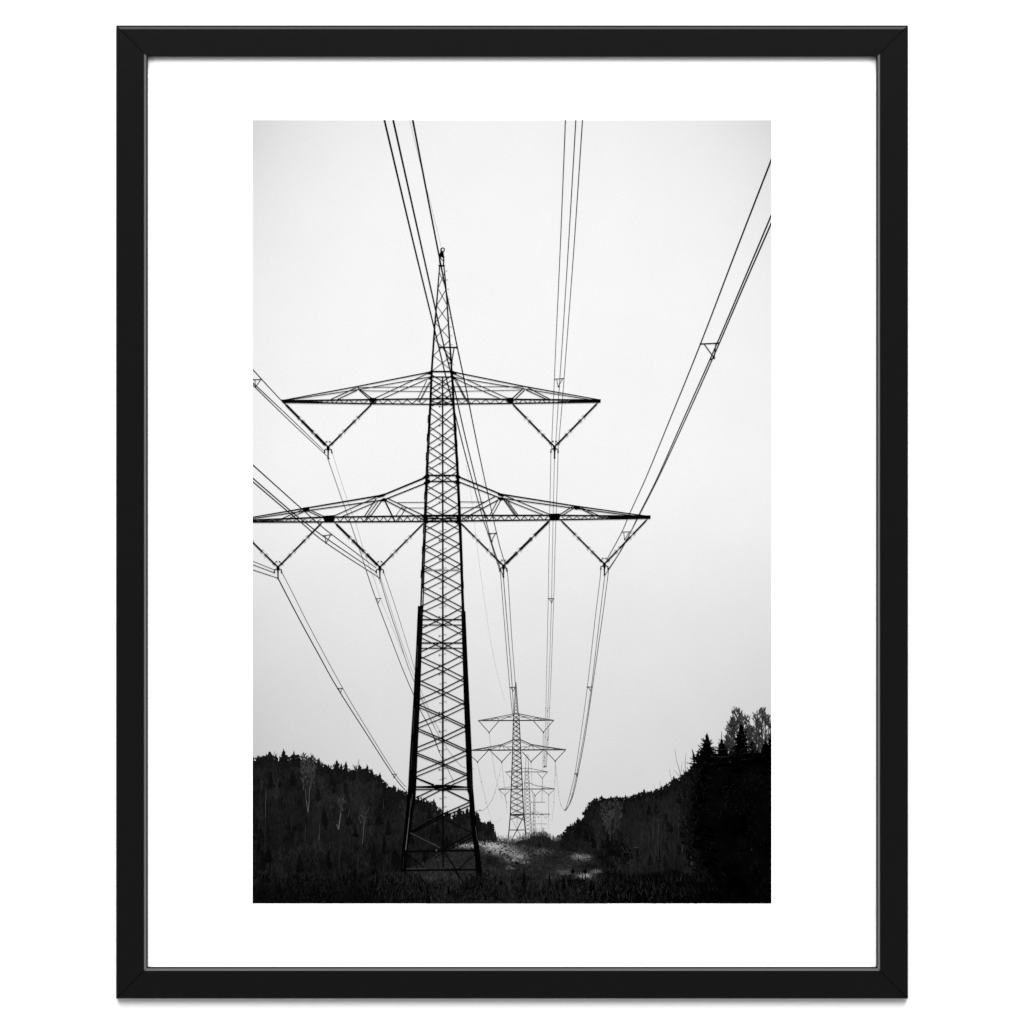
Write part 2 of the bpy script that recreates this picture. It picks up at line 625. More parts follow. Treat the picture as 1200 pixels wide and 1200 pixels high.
# incoming bundle from the top left, passing behind the peak of the tall pylon
bundle([([(450.1, 139), (483.4, 280), (510.2, 390), (521.2, 436), (536.6, 498), (547.3, 540), (565, 604), (572.2, 626), (585.6, 668.5)], 1.75, 0.65, 8, 75),
        ([(460.4, 139), (491.9, 280), (516.6, 390), (529, 440), (542.5, 500), (552.1, 540), (571.5, 618), (577.6, 640), (589.8, 676)], 1.75, 0.65, 8, 75),
        ([(483.4, 139), (510.7, 280), (522.6, 340), (534.5, 400), (545.5, 452), (555, 500), (563.3, 540), (582, 625), (590.7, 657), (594, 669)], 1.7, 0.6, 8, 85)],
       6, "three thick cables printed from the top edge down behind the tall pylon's peak")
bundle([([(479.8, 139), (488.3, 175), (508.3, 253.3), (516.9, 289)], 0.45, 0.4, 150, 165)],
       1, "hair thin earth wire printed from the top edge to the tall pylon's peak")
bundle([([(546.4, 545), (550.7, 571), (556, 611.5), (558.8, 638), (566.5, 696), (576, 757), (583, 790), (591.5, 821)], 0.42, 0.4, 190, 196)],
       1, "hair thin earth wire printed falling in the sky right of the tall pylon")
bundle([([(662.7, 139), (657, 280), (651.5, 400), (648.6, 470), (646.3, 525)], 1.0, 0.5, 55, 120),
        ([(674.9, 139), (666.6, 280), (659, 400), (654.3, 470), (650.3, 535)], 1.0, 0.5, 45, 120),
        ([(682.7, 139), (673.3, 280), (664.3, 400), (658.9, 470), (654, 528)], 1.0, 0.5, 50, 115)],
       6, "three fine cables printed from the top edge to the upper right insulator")
bundle([([(904.5, 185.5), (864, 290), (821, 402.5), (781.5, 500), (756.8, 560), (738, 601.3), (728.7, 623.3), (711.5, 655)], 1.5, 0.6, 8, 90),
        ([(904.5, 250.5), (871, 330), (840.6, 401.5), (796.9, 500), (770.2, 560), (749.2, 602), (738.6, 624), (727, 646), (712.8, 667)], 1.35, 0.7, 12, 80),
        ([(904.5, 260), (873.8, 330), (837.5, 414.5), (799.3, 500), (771.4, 560), (750, 602), (736, 629), (722, 654), (709.2, 673.5)], 1.35, 0.6, 12, 90)],
       6, "three thick cables printed from the right edge down to the lower right insulator")
bundle([([(295, 431.3), (306.7, 444.3), (331, 470.5), (380, 522)], 0.9, 0.55, 50, 90),
        ([(295, 447.6), (301.5, 453.2), (340, 489.5), (380.3, 528.5)], 0.9, 0.5, 60, 130),
        ([(295, 449.6), (299.6, 454.2), (340, 493.6), (382.5, 533.5), (384.5, 537)], 0.9, 0.5, 50, 120)],
       6, "three cables printed from the left edge to the upper left insulator")
bundle([([(295, 543.5), (352.7, 595.3), (375.3, 615.3), (388.7, 626), (441, 665.6)], 1.1, 0.6, 40, 80),
        ([(295, 559.1), (339.3, 597.3), (356.7, 611.3), (380, 629), (441, 670.3)], 1.1, 0.65, 40, 75),
        ([(295, 563.2), (335.3, 597.6), (354, 613), (382, 636), (445.3, 677.4)], 1.1, 0.65, 35, 60)],
       6, "three cables printed from the left edge across the long arm's tip")
bundle([([(295, 657), (321.5, 667.6)], 0.6, 0.6, 110, 110),
        ([(295, 661.2), (321.3, 671)], 0.75, 0.7, 60, 60),
        ([(295, 667.2), (325.6, 677.4)], 0.75, 0.7, 75, 75)],
       6, "three short cables printed at the left edge under the long arm")
# outgoing bundles
bundle([([(325.8, 677.5), (350, 724), (374, 768), (395.3, 806), (431, 862), (462, 910), (474.8, 925.7)], 1.15, 0.8, 30, 70),
        ([(330.3, 670.6), (344, 697), (362, 733), (402, 807), (432.3, 857.7), (463.5, 907.3), (476, 922.2)], 0.6, 0.5, 85, 110)],
       3, "pair of dark cables printed sweeping down to the left wood")
bundle([([(384, 537), (400.6, 585), (410.7, 613), (423.3, 650), (429, 668), (440, 700.5), (455, 740), (470.7, 781), (483.5, 811.5), (493.5, 834), (507, 860), (516, 884), (524, 900), (532.5, 918)], 1.2, 0.7, 150, 110),
        ([(389.2, 530), (406, 583.3), (416.7, 612.7), (428.7, 652.7), (437.5, 676), (446.7, 703), (462, 741), (477, 777), (485, 797), (500, 830), (514, 862)], 0.45, 0.45, 145, 180)],
       1, "pale pair of cables printed falling from the upper left insulator")
bundle([([(429, 668), (440, 700.5), (455, 740), (470.7, 781), (483.5, 811.5), (493, 833), (500, 846), (507, 861), (515, 882)], 0.8, 0.8, 75, 90)],
       2, "darker cable printed falling past the tall pylon's left leg")
bundle([([(445.2, 678), (455, 711), (466, 744), (477.5, 779), (490, 810), (504, 842), (518, 868), (532, 888), (542, 898.5), (556, 901)], 0.9, 1.0, 120, 196),
        ([(446.6, 678), (457.5, 712), (469, 747), (480.5, 780), (492, 806), (507, 840), (520, 864)], 0.7, 0.7, 165, 196),
        ([(450, 671.5), (462, 707), (474, 745), (484.5, 779), (493, 808), (505, 836), (519, 866)], 0.6, 0.5, 105, 185),
        ([(441.2, 671), (445.6, 684)], 0.45, 0.45, 150, 150)],
       1, "pale three cable bundle printed falling behind the tall pylon's left leg")
bundle([([(586.1, 669), (587.2, 680), (592, 741), (597.2, 803), (600.6, 837)], 0.65, 0.6, 95, 115),
        ([(590, 676), (591, 690), (596, 750), (600.4, 806), (602, 837)], 0.75, 0.6, 85, 115),
        ([(594.2, 669), (595.5, 680), (599.3, 741), (604, 803), (606.4, 837)], 0.65, 0.55, 100, 125)],
       3, "three cables printed from the middle insulator to the second pylon")
bundle([([(645.6, 529), (645.1, 560), (643.4, 640), (642.5, 700), (640.5, 790), (639.7, 830), (638.9, 864), (637.6, 898)], 0.6, 0.45, 130, 165),
        ([(649.8, 536), (649.2, 560), (647.5, 640), (646.2, 706), (643.6, 790), (641.8, 833), (641, 866), (639, 898)], 0.6, 0.45, 135, 165),
        ([(654, 529), (653.2, 560), (650.5, 640), (649, 700), (645.8, 790), (644, 830), (642.7, 864), (640.2, 898)], 0.6, 0.45, 115, 165)],
       3, "three fine cables printed dropping from the upper right insulator")
bundle([([(703.9, 668), (703, 680), (698, 720), (688.3, 805), (680.5, 862), (673.8, 906), (668, 930.5), (663.5, 946), (661, 949.5)], 0.6, 0.5, 110, 120),
        ([(708.7, 674.5), (703.2, 720), (692.6, 808), (684.5, 860), (675.6, 908), (670.5, 931), (665.4, 946), (662.4, 949.6)], 0.65, 0.5, 100, 110),
        ([(713.2, 668), (706.4, 720), (694.2, 805), (686, 860), (677.4, 906), (672, 930), (667, 943), (662.6, 949.4)], 0.65, 0.7, 100, 85),
        ([(661.5, 949.6), (657.4, 942.5), (654.5, 928), (652.5, 910), (651, 893)], 0.4, 0.4, 190, 190)],
       3, "three cables printed curving down to a low sag by the right wood")
# faint lines between the far pylons, with the dots of their spacers
FAR = [([(559.6, 894), (564, 915), (570, 941), (574, 955)], 0.9, 0.7, 190, 205),
        ([(588, 893), (590.6, 916), (593, 935)], 0.9, 0.7, 185, 205),
        ([(622.4, 893), (623.4, 915), (624, 935)], 0.9, 0.7, 190, 205),
        ([(650.8, 893), (650.2, 915), (649, 940), (646.6, 962)], 0.9, 0.7, 180, 205),
        ([(573.3, 859), (575.6, 880), (578, 893), (581, 911), (588.3, 936.6)], 0.9, 0.6, 185, 200),
        ([(558, 949), (562.5, 950.2), (567.5, 948.6), (573, 943), (577, 936), (580, 928), (584, 912), (586.6, 900)], 0.5, 0.5, 130, 205),
        ([(574, 955), (578, 962), (583, 963), (588, 957)], 0.5, 0.4, 205, 208),
        ([(636.8, 859), (636.6, 880), (636, 905)], 1.6, 1.2, 200, 205),
        ([(635.6, 912), (635.5, 926), (635, 940)], 0.7, 0.6, 120, 160),
        ([(635, 954), (634.8, 975)], 0.5, 0.5, 175, 175),
        ([(643, 931.5), (643, 950), (642.4, 972)], 0.8, 0.5, 165, 195),
        ([(627.4, 932.5), (627.4, 952)], 0.6, 0.5, 190, 195),
        ([(591.6, 932), (593.4, 941), (594, 952)], 0.8, 0.5, 150, 200)]
k = Ink(1)
for pts, w0, w1, t0, t1 in FAR:
    k.line(smooth(pts) if len(pts) > 2 else pts, w0, w1, t0, t1)
for x, y, r in ((639.8, 829.9, .8), (643.8, 829.9, .8), (641.7, 832.9, .9), (639, 863.7, .7), (642.5, 863.8, .8), (641.6, 866.5, .9), (638, 898.3, 1.2),
                (639.8, 898, 1.0), (638, 887.5, .8), (640.8, 883.5, .7), (637.6, 891, .7), (668.2, 930.6, .8), (672, 930.4, .8), (671, 933, .8),
                (665.3, 945.5, .8), (662, 949.6, .8), (657.3, 942.6, .7), (654.6, 928, .7), (651.6, 908, .6), (650, 915.6, .6), (564, 915.8, .6),
                (569.4, 940.8, .6), (562.5, 949.4, .9), (585, 909, .6), (590.6, 916, .6), (580, 928.2, .6), (593.6, 940, .7), (649, 940, .6)):
    k.dot(x, y, r, 95 if y < 900 else 135)
k.build("printed_power_line", sheet, "faint sagging cables printed among the small distant pylons")


spacer([(514.7, 406.8), (535.1, 407), (529.4, 425)], 1.4, 6, 6, "largest dark triangular spacer printed just under the pylon's peak", [(526, 425.6)])
spacer([(820.7, 403), (842, 402), (837, 419.6)], 1.25, 6, 7, "dark triangular spacer printed on the thick cables at the right", [(832.8, 420.6)])
spacer([(650.1, 444.2), (660.8, 443.4), (654, 453)], 0.75, 40, 7, "thin spacer printed on the three fine cables above the right arm", [(655.6, 453)])
spacer([(296.5, 444.8), (306.9, 444.5), (299.4, 453.4)], 0.85, 25, 7, "small spacer printed at the left edge, cut by the margin")
spacer([(378.8, 627.7), (389, 626.4), (381.9, 636.2)], 0.85, 20, 7, "spacer printed between two insulators under the left arm")
spacer([(571.8, 625.3), (582.1, 624.7), (575.4, 634.2)], 0.9, 20, 7, "spacer printed between the tall pylon and the middle insulator", [(577, 634)])
spacer([(728.6, 623.4), (739, 623), (731.9, 632.2)], 0.75, 40, 7, "spacer printed inside the right end insulator", [(734, 632.4)])
spacer([(642.4, 701.3), (648.9, 701.3), (646.6, 706.4)], 0.7, 60, 4, "tiny spacer printed on the fine cables in mid sky")
spacer([(440.2, 701.2), (446.6, 701.2), (443.6, 706.4)], 0.6, 70, 4, "tiny spacer printed on the cables left of the tall pylon")
spacer([(395.5, 806.6), (401.5, 806.6), (399, 812.2)], 0.75, 45, 4, "tiny spacer printed on the dark cable pair high above the left wood")
spacer([(459.4, 907.2), (464.8, 907.2), (461.8, 911.4)], 0.65, 60, 4, "tiny spacer printed on the dark cable pair just above the left wood")
spacer([(597.4, 805.3), (604.6, 805.3), (601.3, 809.8)], 0.75, 45, 4, "tiny spacer printed at the second pylon's peak")
spacer([(688, 805), (694, 804.8), (692.3, 809.2)], 0.75, 55, 4, "tiny spacer printed on the curving right cables, upper one")
spacer([(673.6, 906.4), (677.4, 906), (675.7, 909.4)], 0.65, 75, 4, "tiny spacer printed on the curving right cables, lower one")
build_pylon_four()
build_pylon_three()
build_pylon_two()


# ---------------------------------------------------------------- woods
def inside(poly, x, y):
    c = False
    for i in range(len(poly)):
        (xa, ya), (xb, yb) = poly[i - 1], poly[i]
        if (ya > y) != (yb > y) and x < (xb - xa) * (y - ya) / (yb - ya) + xa:
            c = not c
    return c


def roof_y(line, x):
    for (xa, ya), (xb, yb) in zip(line, line[1:]):
        if xa <= x <= xb:
            return ya + (yb - ya) * (x - xa) / max(xb - xa, 1e-6)
    return 1e9


def conifer(ink, x, ytop, h, w, tone, lean=0.0, dens=1.0):
    """Ragged conifer silhouette: tiers of drooping or lifted boughs."""
    n = max(5, int(h / 1.15 * dens))
    ink.line([(x, ytop), (x + lean, ytop + h)], 0.6, 1.8, tone)
    for i in range(n):
        t = (i + 0.6) / n
        y = ytop + h * t
        half = w / 2 * (t ** 0.7) * random.uniform(0.7, 1.25)
        xc = x + lean * t
        for s in (-1, 1):
            hw = half * random.uniform(0.7, 1.15)
            th = random.uniform(0.9, 1.9) + 0.03 * h
            rise = random.uniform(-0.9, 0.8)
            ink.poly([(xc, y - th * 1.1), (xc + s * hw, y + rise - 0.3), (xc + s * hw * 0.9, y + rise + 0.5), (xc, y + th)], tone + random.uniform(-3, 3))


def pine(ink, x, ytop, w, h, tone):
    """Rounded clumpy top of a Scots pine."""
    for i in range(int(w * h / 3.2) + 6):
        a = random.uniform(0, 2 * math.pi)
        r = math.sqrt(random.random())
        cx, cy = x + r * math.cos(a) * w / 2, ytop + h / 2 + r * math.sin(a) * h / 2
        cr = random.uniform(0.7, 1.6)
        n = 6
        ink.poly([(cx + cr * random.uniform(0.6, 1.25) * math.cos(j * 2 * math.pi / n), cy + cr * 0.75 * random.uniform(0.6, 1.25) * math.sin(j * 2 * math.pi / n))
                  for j in range(n)], tone + random.uniform(-4, 4))


def twig(ink, x, y, ang, length, w, depth, tone, spread=24):
    x2 = x + length * math.cos(math.radians(ang))
    y2 = y - length * math.sin(math.radians(ang))
    ink.line([(x, y), (x2, y2)], w, w * 0.75, tone)
    if depth <= 0:
        return
    for s in range(random.choice((2, 2, 3))):
        twig(ink, x2, y2, ang + random.uniform(-spread, spread), length * random.uniform(0.6, 0.9), w * 0.72, depth - 1, tone + random.uniform(-6, 10), spread)


def birch(ink, x, ybase, h, w, tone, n=70, tone2=None):
    """Bare tree: leader, rising side limbs and a haze of fine twigs."""
    tone2 = tone if tone2 is None else tone2
    top = ybase - h
    ink.line([(x - 1, ybase), (x, ybase - h * 0.5), (x + 0.6, top + 3)], 1.5, 0.5, tone2)
    for i in range(n):
        t = random.random() ** 0.8
        y = ybase - h * (0.1 + 0.85 * t)
        reach = w / 2 * math.sin(math.pi * min(1, 0.18 + 0.80 * t)) ** 0.8 * random.uniform(0.3, 1.05)
        s = random.choice((-1, 1))
        p1 = (x + s * reach * 0.5, y - reach * random.uniform(0.5, 0.9))
        p2 = (x + s * reach, y - reach * random.uniform(0.6, 1.5))
        ink.line([(x, y), p1, p2], 0.55, 0.3, tone + random.uniform(-15, 15))
        for q in range(4):
            u = random.random()
            bx, by = p1[0] + (p2[0] - p1[0]) * u, p1[1] + (p2[1] - p1[1]) * u
            a = random.uniform(40, 140)
            L = random.uniform(1.5, 4.5)
            ink.line([(bx, by), (bx + L * math.cos(math.radians(a)), by - L * math.sin(math.radians(a)))], 0.4, 0.25, tone + random.uniform(-10, 40))


LEFT = [(296, 888), (301, 889), (307, 887), (312, 885.5), (316, 883.5), (321, 887.5), (326, 889.5), (330, 886), (334, 886), (338, 889.5), (344, 886), (350, 888),
        (356, 887), (362, 889), (367, 887), (371, 891), (374, 891), (379, 896.5), (385, 898.5), (390, 898), (395, 895), (400, 898.5),
        (405, 898), (408.5, 901.5), (413, 904.5), (418, 901), (422, 899.5), (426, 902.5), (430, 901), (435, 904), (440, 909.5), (445, 910),
        (451, 917.5), (456.5, 923), (461.5, 923), (466.7, 925.5), (471.7, 928), (476, 929.5), (482, 932), (490, 934), (498.3, 936.5), (502.7, 940.5), (508.6, 940),
        (510.8, 945), (516.8, 950.5), (520, 953.5), (524.3, 952), (529.8, 957), (533, 955), (538, 949.6), (541, 952.5), (547.6, 949), (552, 951.5),
        (559, 952.5), (560.6, 956.5), (563.3, 963.6), (568.8, 965.6), (574.2, 963.6), (577, 967.5), (579.6, 975), (584, 982.5), (590, 985), (599, 987.5)]
RIGHT = [(650, 983), (654, 980.6), (660, 977.4), (664.8, 970.6), (668, 967), (673.8, 965), (677, 961.4), (682.8, 961), (685, 951), (689, 945), (692.9, 940), (699.6, 937),
         (705, 934.6), (709.8, 937.5), (723, 934.6), (734.5, 935.6), (745, 932), (754.8, 928.6), (763.8, 929), (775, 924), (781.8, 920.5), (789.6, 913),
         (795, 914), (804, 906.6), (812, 899), (818, 899)]
LEFT_H = [(a, b + 3.0 if a < 560 else b + 1.0) for a, b in LEFT]
# left wood
wl = Ink(3)
lower = [(599, 992), (560, 996), (530, 1001), (520, 1010), (545, 1030), (560, 1058.6), (296, 1058.6)]
for (a, b_) in zip(LEFT_H, LEFT_H[1:]):
    wl.poly([a, b_, (b_[0], 1058.6 if b_[0] < 545 else 1000), (a[0], 1058.6 if a[0] < 545 else 1000)], mat=M_WOOD)
    wl.k -= 1
wl.k = 1
for x, y, h, w in ((316.5, 881.2, 9, 9), (332.3, 878.6, 13, 9.5), (344.3, 881, 11, 9), (373.8, 889, 9, 7), (394.8, 891, 10, 8), (405.4, 893, 10, 7), (421.5, 896.4, 10, 9),
                   (430.2, 896.6, 10, 8), (445.1, 906, 11, 7), (461.5, 920.3, 7, 7), (476, 926, 8, 5), (508.4, 937, 10, 7), (538.2, 946.6, 9, 7), (547.6, 946.4, 9, 7),
                   (558.6, 950.6, 9, 5), (574.4, 961.4, 9, 6), (385, 896, 7, 6), (400, 895, 7, 5), (436, 901.5, 8, 6), (466.5, 923.4, 6, 5), (324, 886.6, 6, 6), (303, 886, 6, 6), (532.5, 952.6, 6, 5), (524, 950, 6, 6), (568, 963, 6, 5)):
    conifer(wl, x, y, h * 1.5, w * 1.35, 20)
x = 297.0
while x < 585:
    y = roof_y(LEFT, x)
    if random.random() < 0.72:
        conifer(wl, x, y - random.uniform(-1.5, 2.8), random.uniform(8, 15), random.uniform(4.5, 7.5), random.uniform(17, 25))
    else:
        pine(wl, x, y - 0.6, random.uniform(5, 9), random.uniform(4, 7), 21)
    x += random.uniform(2.4, 5.2)
for x, y, w, h in ((309, 885.5, 12, 6), (318, 885, 9, 6), (336, 885.5, 6, 7), (348, 885, 8, 6), (379, 896, 9, 5), (413, 903, 8, 5), (426, 901, 9, 5), (451, 917, 7, 5), (456, 922, 6, 5),
                   (471, 927, 7, 5), (515, 949, 7, 6), (502, 939, 7, 5), (541, 951, 8, 5), (552, 951, 8, 5), (563.5, 963, 5, 6), (577, 967, 5, 7), (440, 908, 7, 5)):
    pine(wl, x, y - 0.5, w, h + 2, 21)
# ragged edge
for i in range(420):
    x = random.uniform(296, 598)
    y = roof_y(LEFT, x)
    L = random.uniform(0.8, 2.6)
    a = random.gauss(90, 28)
    wl.line([(x, y + 1), (x + L * math.cos(math.radians(a)), y - L * math.sin(math.radians(a)) + 0.4)], 0.9, 0.4, random.choice((16, 22, 30)) if x < 480 or x > 505 else 60)
# streaks of trunks and twigs inside the wood
for i in range(5200):
    x = random.uniform(296, 596)
    y = roof_y(LEFT, x) + 4 + random.random() ** 0.9 * (1058 - 884)
    if y > 1056 or (y > 986 and x > 540):
        continue
    base = 25 + 22 * (fnoise(x / 26, y / 30, 3) - 0.45)
    dark = max(0, min(1, (y - 950) / 80))
    base = base * (1 - 0.62 * dark)
    edge = y - roof_y(LEFT, x)
    if edge < 14:
        base *= 0.75
    v_ = base * 0.9 + random.gauss(0, 4.5) * (1 - 0.35 * dark)
    L = random.uniform(2, 7)
    a = math.radians(random.gauss(90, 17))
    wl.line([(x, y), (x + L * math.cos(a), y + L * math.sin(a))], random.uniform(0.4, 1.1), 0.4, max(2, min(52, v_)))
def feather(ink, x, y, h, w, tone):
    """leafless crown seen against the wood: a soft fan of fine rising twigs"""
    for q in range(int(h * 1.5)):
        t = random.random()
        a = random.gauss(0, 0.38)
        x0 = x + a * w * 0.35 * t
        y0 = y - h * t * 0.75
        L = random.uniform(2.5, 7)
        ink.line([(x0, y0), (x0 + L * math.sin(a * 1.1), y0 - L * math.cos(a * 1.1))], 0.6, 0.3, max(3, tone + random.gauss(0, 4)))


rr = random.Random(5)
for i in range(150):
    x = rr.uniform(298, 592)
    d = rr.random()
    y = roof_y(LEFT, x) + 12 + d * 120
    if y > 1046 or (y > 984 and x > 540):
        continue
    low_ = max(0, min(1, (y - 950) / 75))
    if rr.random() < 0.42:
        conifer(wl, x, y - 14, rr.uniform(12, 24), rr.uniform(7, 12), (17 - 9 * low_) + rr.uniform(-3, 3))
    else:
        feather(wl, x, y + 10, rr.uniform(22, 44), rr.uniform(12, 20), (37 + rr.uniform(-5, 8)) * (1 - 0.6 * low_))
for i in range(1500):
    x = random.uniform(296, 596)
    y = roof_y(LEFT, x) + 8 + random.random() * 150
    if y > 1056 or (y > 986 and x > 540):
        continue
    low_ = max(0, min(1, (y - 950) / 75))
    L = random.uniform(1.5, 6)
    a = math.radians(random.gauss(90, 20))
    v_ = (28 + 26 * (fnoise(x / 20, y / 22, 14) - 0.5)) * (1 - 0.6 * low_)
    wl.line([(x, y), (x + L * math.cos(a), y + L * math.sin(a))], 0.7, 0.4, max(2, v_ + random.gauss(0, 4)))
wl.build("printed_wood", sheet, "dark wooded hillside printed at the left")

# pale birches and stems standing in the left wood
kb = Ink(4)
birch(kb, 356.5, 926, 43, 13, 48, 44, 60)
birch(kb, 365, 924, 39, 14, 48, 44, 58)
kb.line([(357.6, 924), (359, 938), (361, 952)], 0.7, 0.7, 60, 112)
kb.line([(363, 922), (362.2, 938), (361.4, 951)], 0.7, 0.7, 60, 105)
kb.build("printed_birch", sheet, "twin pale birch stems printed among the left wood")
kb = Ink(4)
birch(kb, 400, 956, 20, 12, 42, 14, 50)
kb.line([(399.5, 953), (398, 962), (396.8, 972)], 0.9, 0.8, 100, 118)
kb.line([(394.6, 966), (396.6, 972)], 0.7, 0.7, 95)
kb.build("printed_birch", sheet, "short bright birch stem printed in the middle of the left wood")
kb = Ink(4)
birch(kb, 427, 970, 24, 12, 42, 14, 48)
kb.line([(427, 962), (426, 974), (424.8, 989)], 0.7, 0.7, 70, 92)
kb.line([(420, 956), (423, 966)], 0.6, 0.5, 72)
kb.build("printed_birch", sheet, "thin birch stem printed low in the left wood toward the pylon")
kb = Ink(4)
for x, ya, yb, t in ((311, 926, 958, 66), (310.4, 958, 1000, 40), (374, 965, 985, 60), (373.6, 978, 984, 80), (408.7, 948, 958, 72), (449, 936, 948, 52), (357.6, 968, 986, 52),
                     (342, 950, 975, 42), (390, 970, 1000, 40), (420, 990, 1020, 36), (457, 1005, 1022, 40), (397.8, 985, 1050, 36), (369, 990, 1012, 40), (447, 985, 1000, 38)):
    kb.line([(x + 1, ya), (x, (ya + yb) / 2), (x + random.uniform(-1.5, 1), yb)], 0.6, 0.5, t)
kb.build("printed_birch", sheet, "faint scattered stems printed across the left wood")

# right wood
wr = Ink(3)
for (a, b_) in zip(RIGHT, RIGHT[1:]):
    a, b_ = (a[0], a[1] + 2), (b_[0], b_[1] + 2)
    wr.poly([a, b_, (b_[0], 1058.6), (a[0], 1058.6 if a[0] > 700 else 1006)], mat=M_WOOD)
    wr.k -= 1
wr.poly([(818, 899), (904, 899), (904, 1058.6), (818, 1058.6)], mat=M_WOOD)
wr.k = 1
for x, y, h, w in ((705, 932, 6, 5), (699, 934.8, 6, 5), (723, 932.3, 5, 4), (733, 932, 5, 4), (742, 931, 6, 5), (754.8, 925, 7, 6), (749, 928.6, 5, 5), (775, 921.4, 7, 6), (781, 918, 8, 7),
                   (789.8, 910, 10, 8), (795, 912.6, 6, 5), (673.6, 963, 5, 4), (677, 958.4, 6, 5), (682.6, 959, 5, 4), (763, 926.6, 5, 5), (768, 925, 5, 5), (716, 933, 5, 5)):
    conifer(wr, x, y, h * 1.5, w * 1.35, 17)
x = 655.0
while x < 816:
    y = roof_y(RIGHT, x)
    if random.random() < 0.6:
        conifer(wr, x, y - random.uniform(-1.2, 1.2), random.uniform(6, 10), random.uniform(3.5, 6), random.uniform(14, 21))
    else:
        pine(wr, x, y - 0.6, random.uniform(4, 8), random.uniform(4, 6), 17)
    x += random.uniform(2.2, 4.6)
for x, y, w, h in ((692, 940, 9, 8), (686, 948, 7, 8), (698, 936, 8, 6), (709, 936, 9, 5), (720, 935, 10, 5), (731, 935, 10, 5), (752, 928, 9, 6), (760, 928, 8, 5), (772, 924, 9, 6),
                   (790, 913, 9, 8), (800, 908, 9, 7), (806, 904, 8, 7), (812, 898, 9, 7), (668, 967, 8, 7), (663, 973, 7, 7), (656, 979, 8, 5), (678, 962, 8, 6), (815, 893, 6, 7)):
    pine(wr, x, y, w, h, 17)
for i in range(260):
    x = random.uniform(652, 816)
    y = roof_y(RIGHT, x)
    L = random.uniform(0.8, 2.4)
    a = random.gauss(90, 28)
    wr.line([(x, y + 1), (x + L * math.cos(math.radians(a)), y - L * math.sin(math.radians(a)))], 0.8, 0.35, random.choice((14, 22, 40)))
for i in range(5200):
    x = random.uniform(655, 830)
    y = roof_y(RIGHT, min(x, 817.9)) + 4 + random.random() * 170
    if y > 1056 or (y > 1000 and x < 712):
        continue
    base = 24 + 26 * (fnoise(x / 24, y / 30, 9) - 0.45)
    g = math.exp(-((x - 772) / 28) ** 2 - ((y - 980) / 34) ** 2)
    base += 7 * g
    g2 = math.exp(-((x - 716) / 12) ** 2 - ((y - 968) / 24) ** 2)
    base += 9 * g2
    g3 = math.exp(-((x - 722) / 16) ** 2 - ((y - 1005) / 22) ** 2)
    base -= 11 * g3
    dark = max(0, min(1, (y - 1005) / 40))
    base *= (1 - 0.5 * dark)
    if x > 806:
        base *= 0.5
    if y - roof_y(RIGHT, min(x, 817.9)) < 12:
        base *= 0.7
    v_ = base * 0.95 + random.gauss(0, 4.5) * (1 - 0.3 * dark)
    L = random.uniform(2, 8)
    a = math.radians(random.gauss(90, 14))
    wr.line([(x, y), (x + L * math.cos(a), y + L * math.sin(a))], random.uniform(0.4, 1.0), 0.4, max(1, min(56, v_)))
for i in range(70):
    x = rr.uniform(690, 808)
    y = roof_y(RIGHT, x) + 14 + rr.random() * 85
    if y > 1040 or (y > 1000 and x < 712):
        continue
    if rr.random() < 0.35:
        conifer(wr, x, y - 12, rr.uniform(10, 20), rr.uniform(6, 10), 13 + rr.uniform(-3, 3))
    else:
        feather(wr, x, y + 10, rr.uniform(20, 44), rr.uniform(10, 18), 33 + rr.uniform(-6, 8))
for (x, y, h, w) in ((716, 1000, 34, 26), (728, 1004, 30, 24), (706, 1010, 26, 20), (735, 1012, 24, 18), (690, 985, 26, 18), (678, 982, 18, 14)):
    conifer(wr, x, y - h, h, w, 12)
wr.build("printed_wood", sheet, "dark wooded hillside printed at the right, sloping down to the clearing")

# bare saplings rising above the right wood
kb = Ink(2)
kb.line(smooth([(791, 877.5), (792.6, 890), (796, 902), (798, 914)]), 0.35, 0.7, 130, 110)
kb.line(smooth([(804.2, 882), (803, 893), (803.6, 908)]), 0.4, 0.9, 150, 120)
kb.line(smooth([(799.6, 893), (798.4, 901), (797.6, 911)]), 0.35, 0.5, 150, 130)
kb.line(smooth([(789.6, 902), (793, 906), (797.4, 911)]), 0.35, 0.5, 150, 130)
kb.line(smooth([(784.4, 901), (785.6, 908), (787.4, 914)]), 0.35, 0.5, 160, 140)
kb.line([(773.4, 915), (773.6, 922)], 0.35, 0.4, 150)
kb.line([(767, 920), (767.6, 927)], 0.35, 0.4, 165)
kb.build("printed_sapling", sheet, "bare leafless shoots printed above the right treeline")


# big near conifers and birches at the right edge
def spruce_obj(specs, label, layer=5):
    k = Ink(layer)
    for x, y, h, w, ln in specs:
        conifer(k, x, y, h, w, 3, ln, 1.0)
    return k



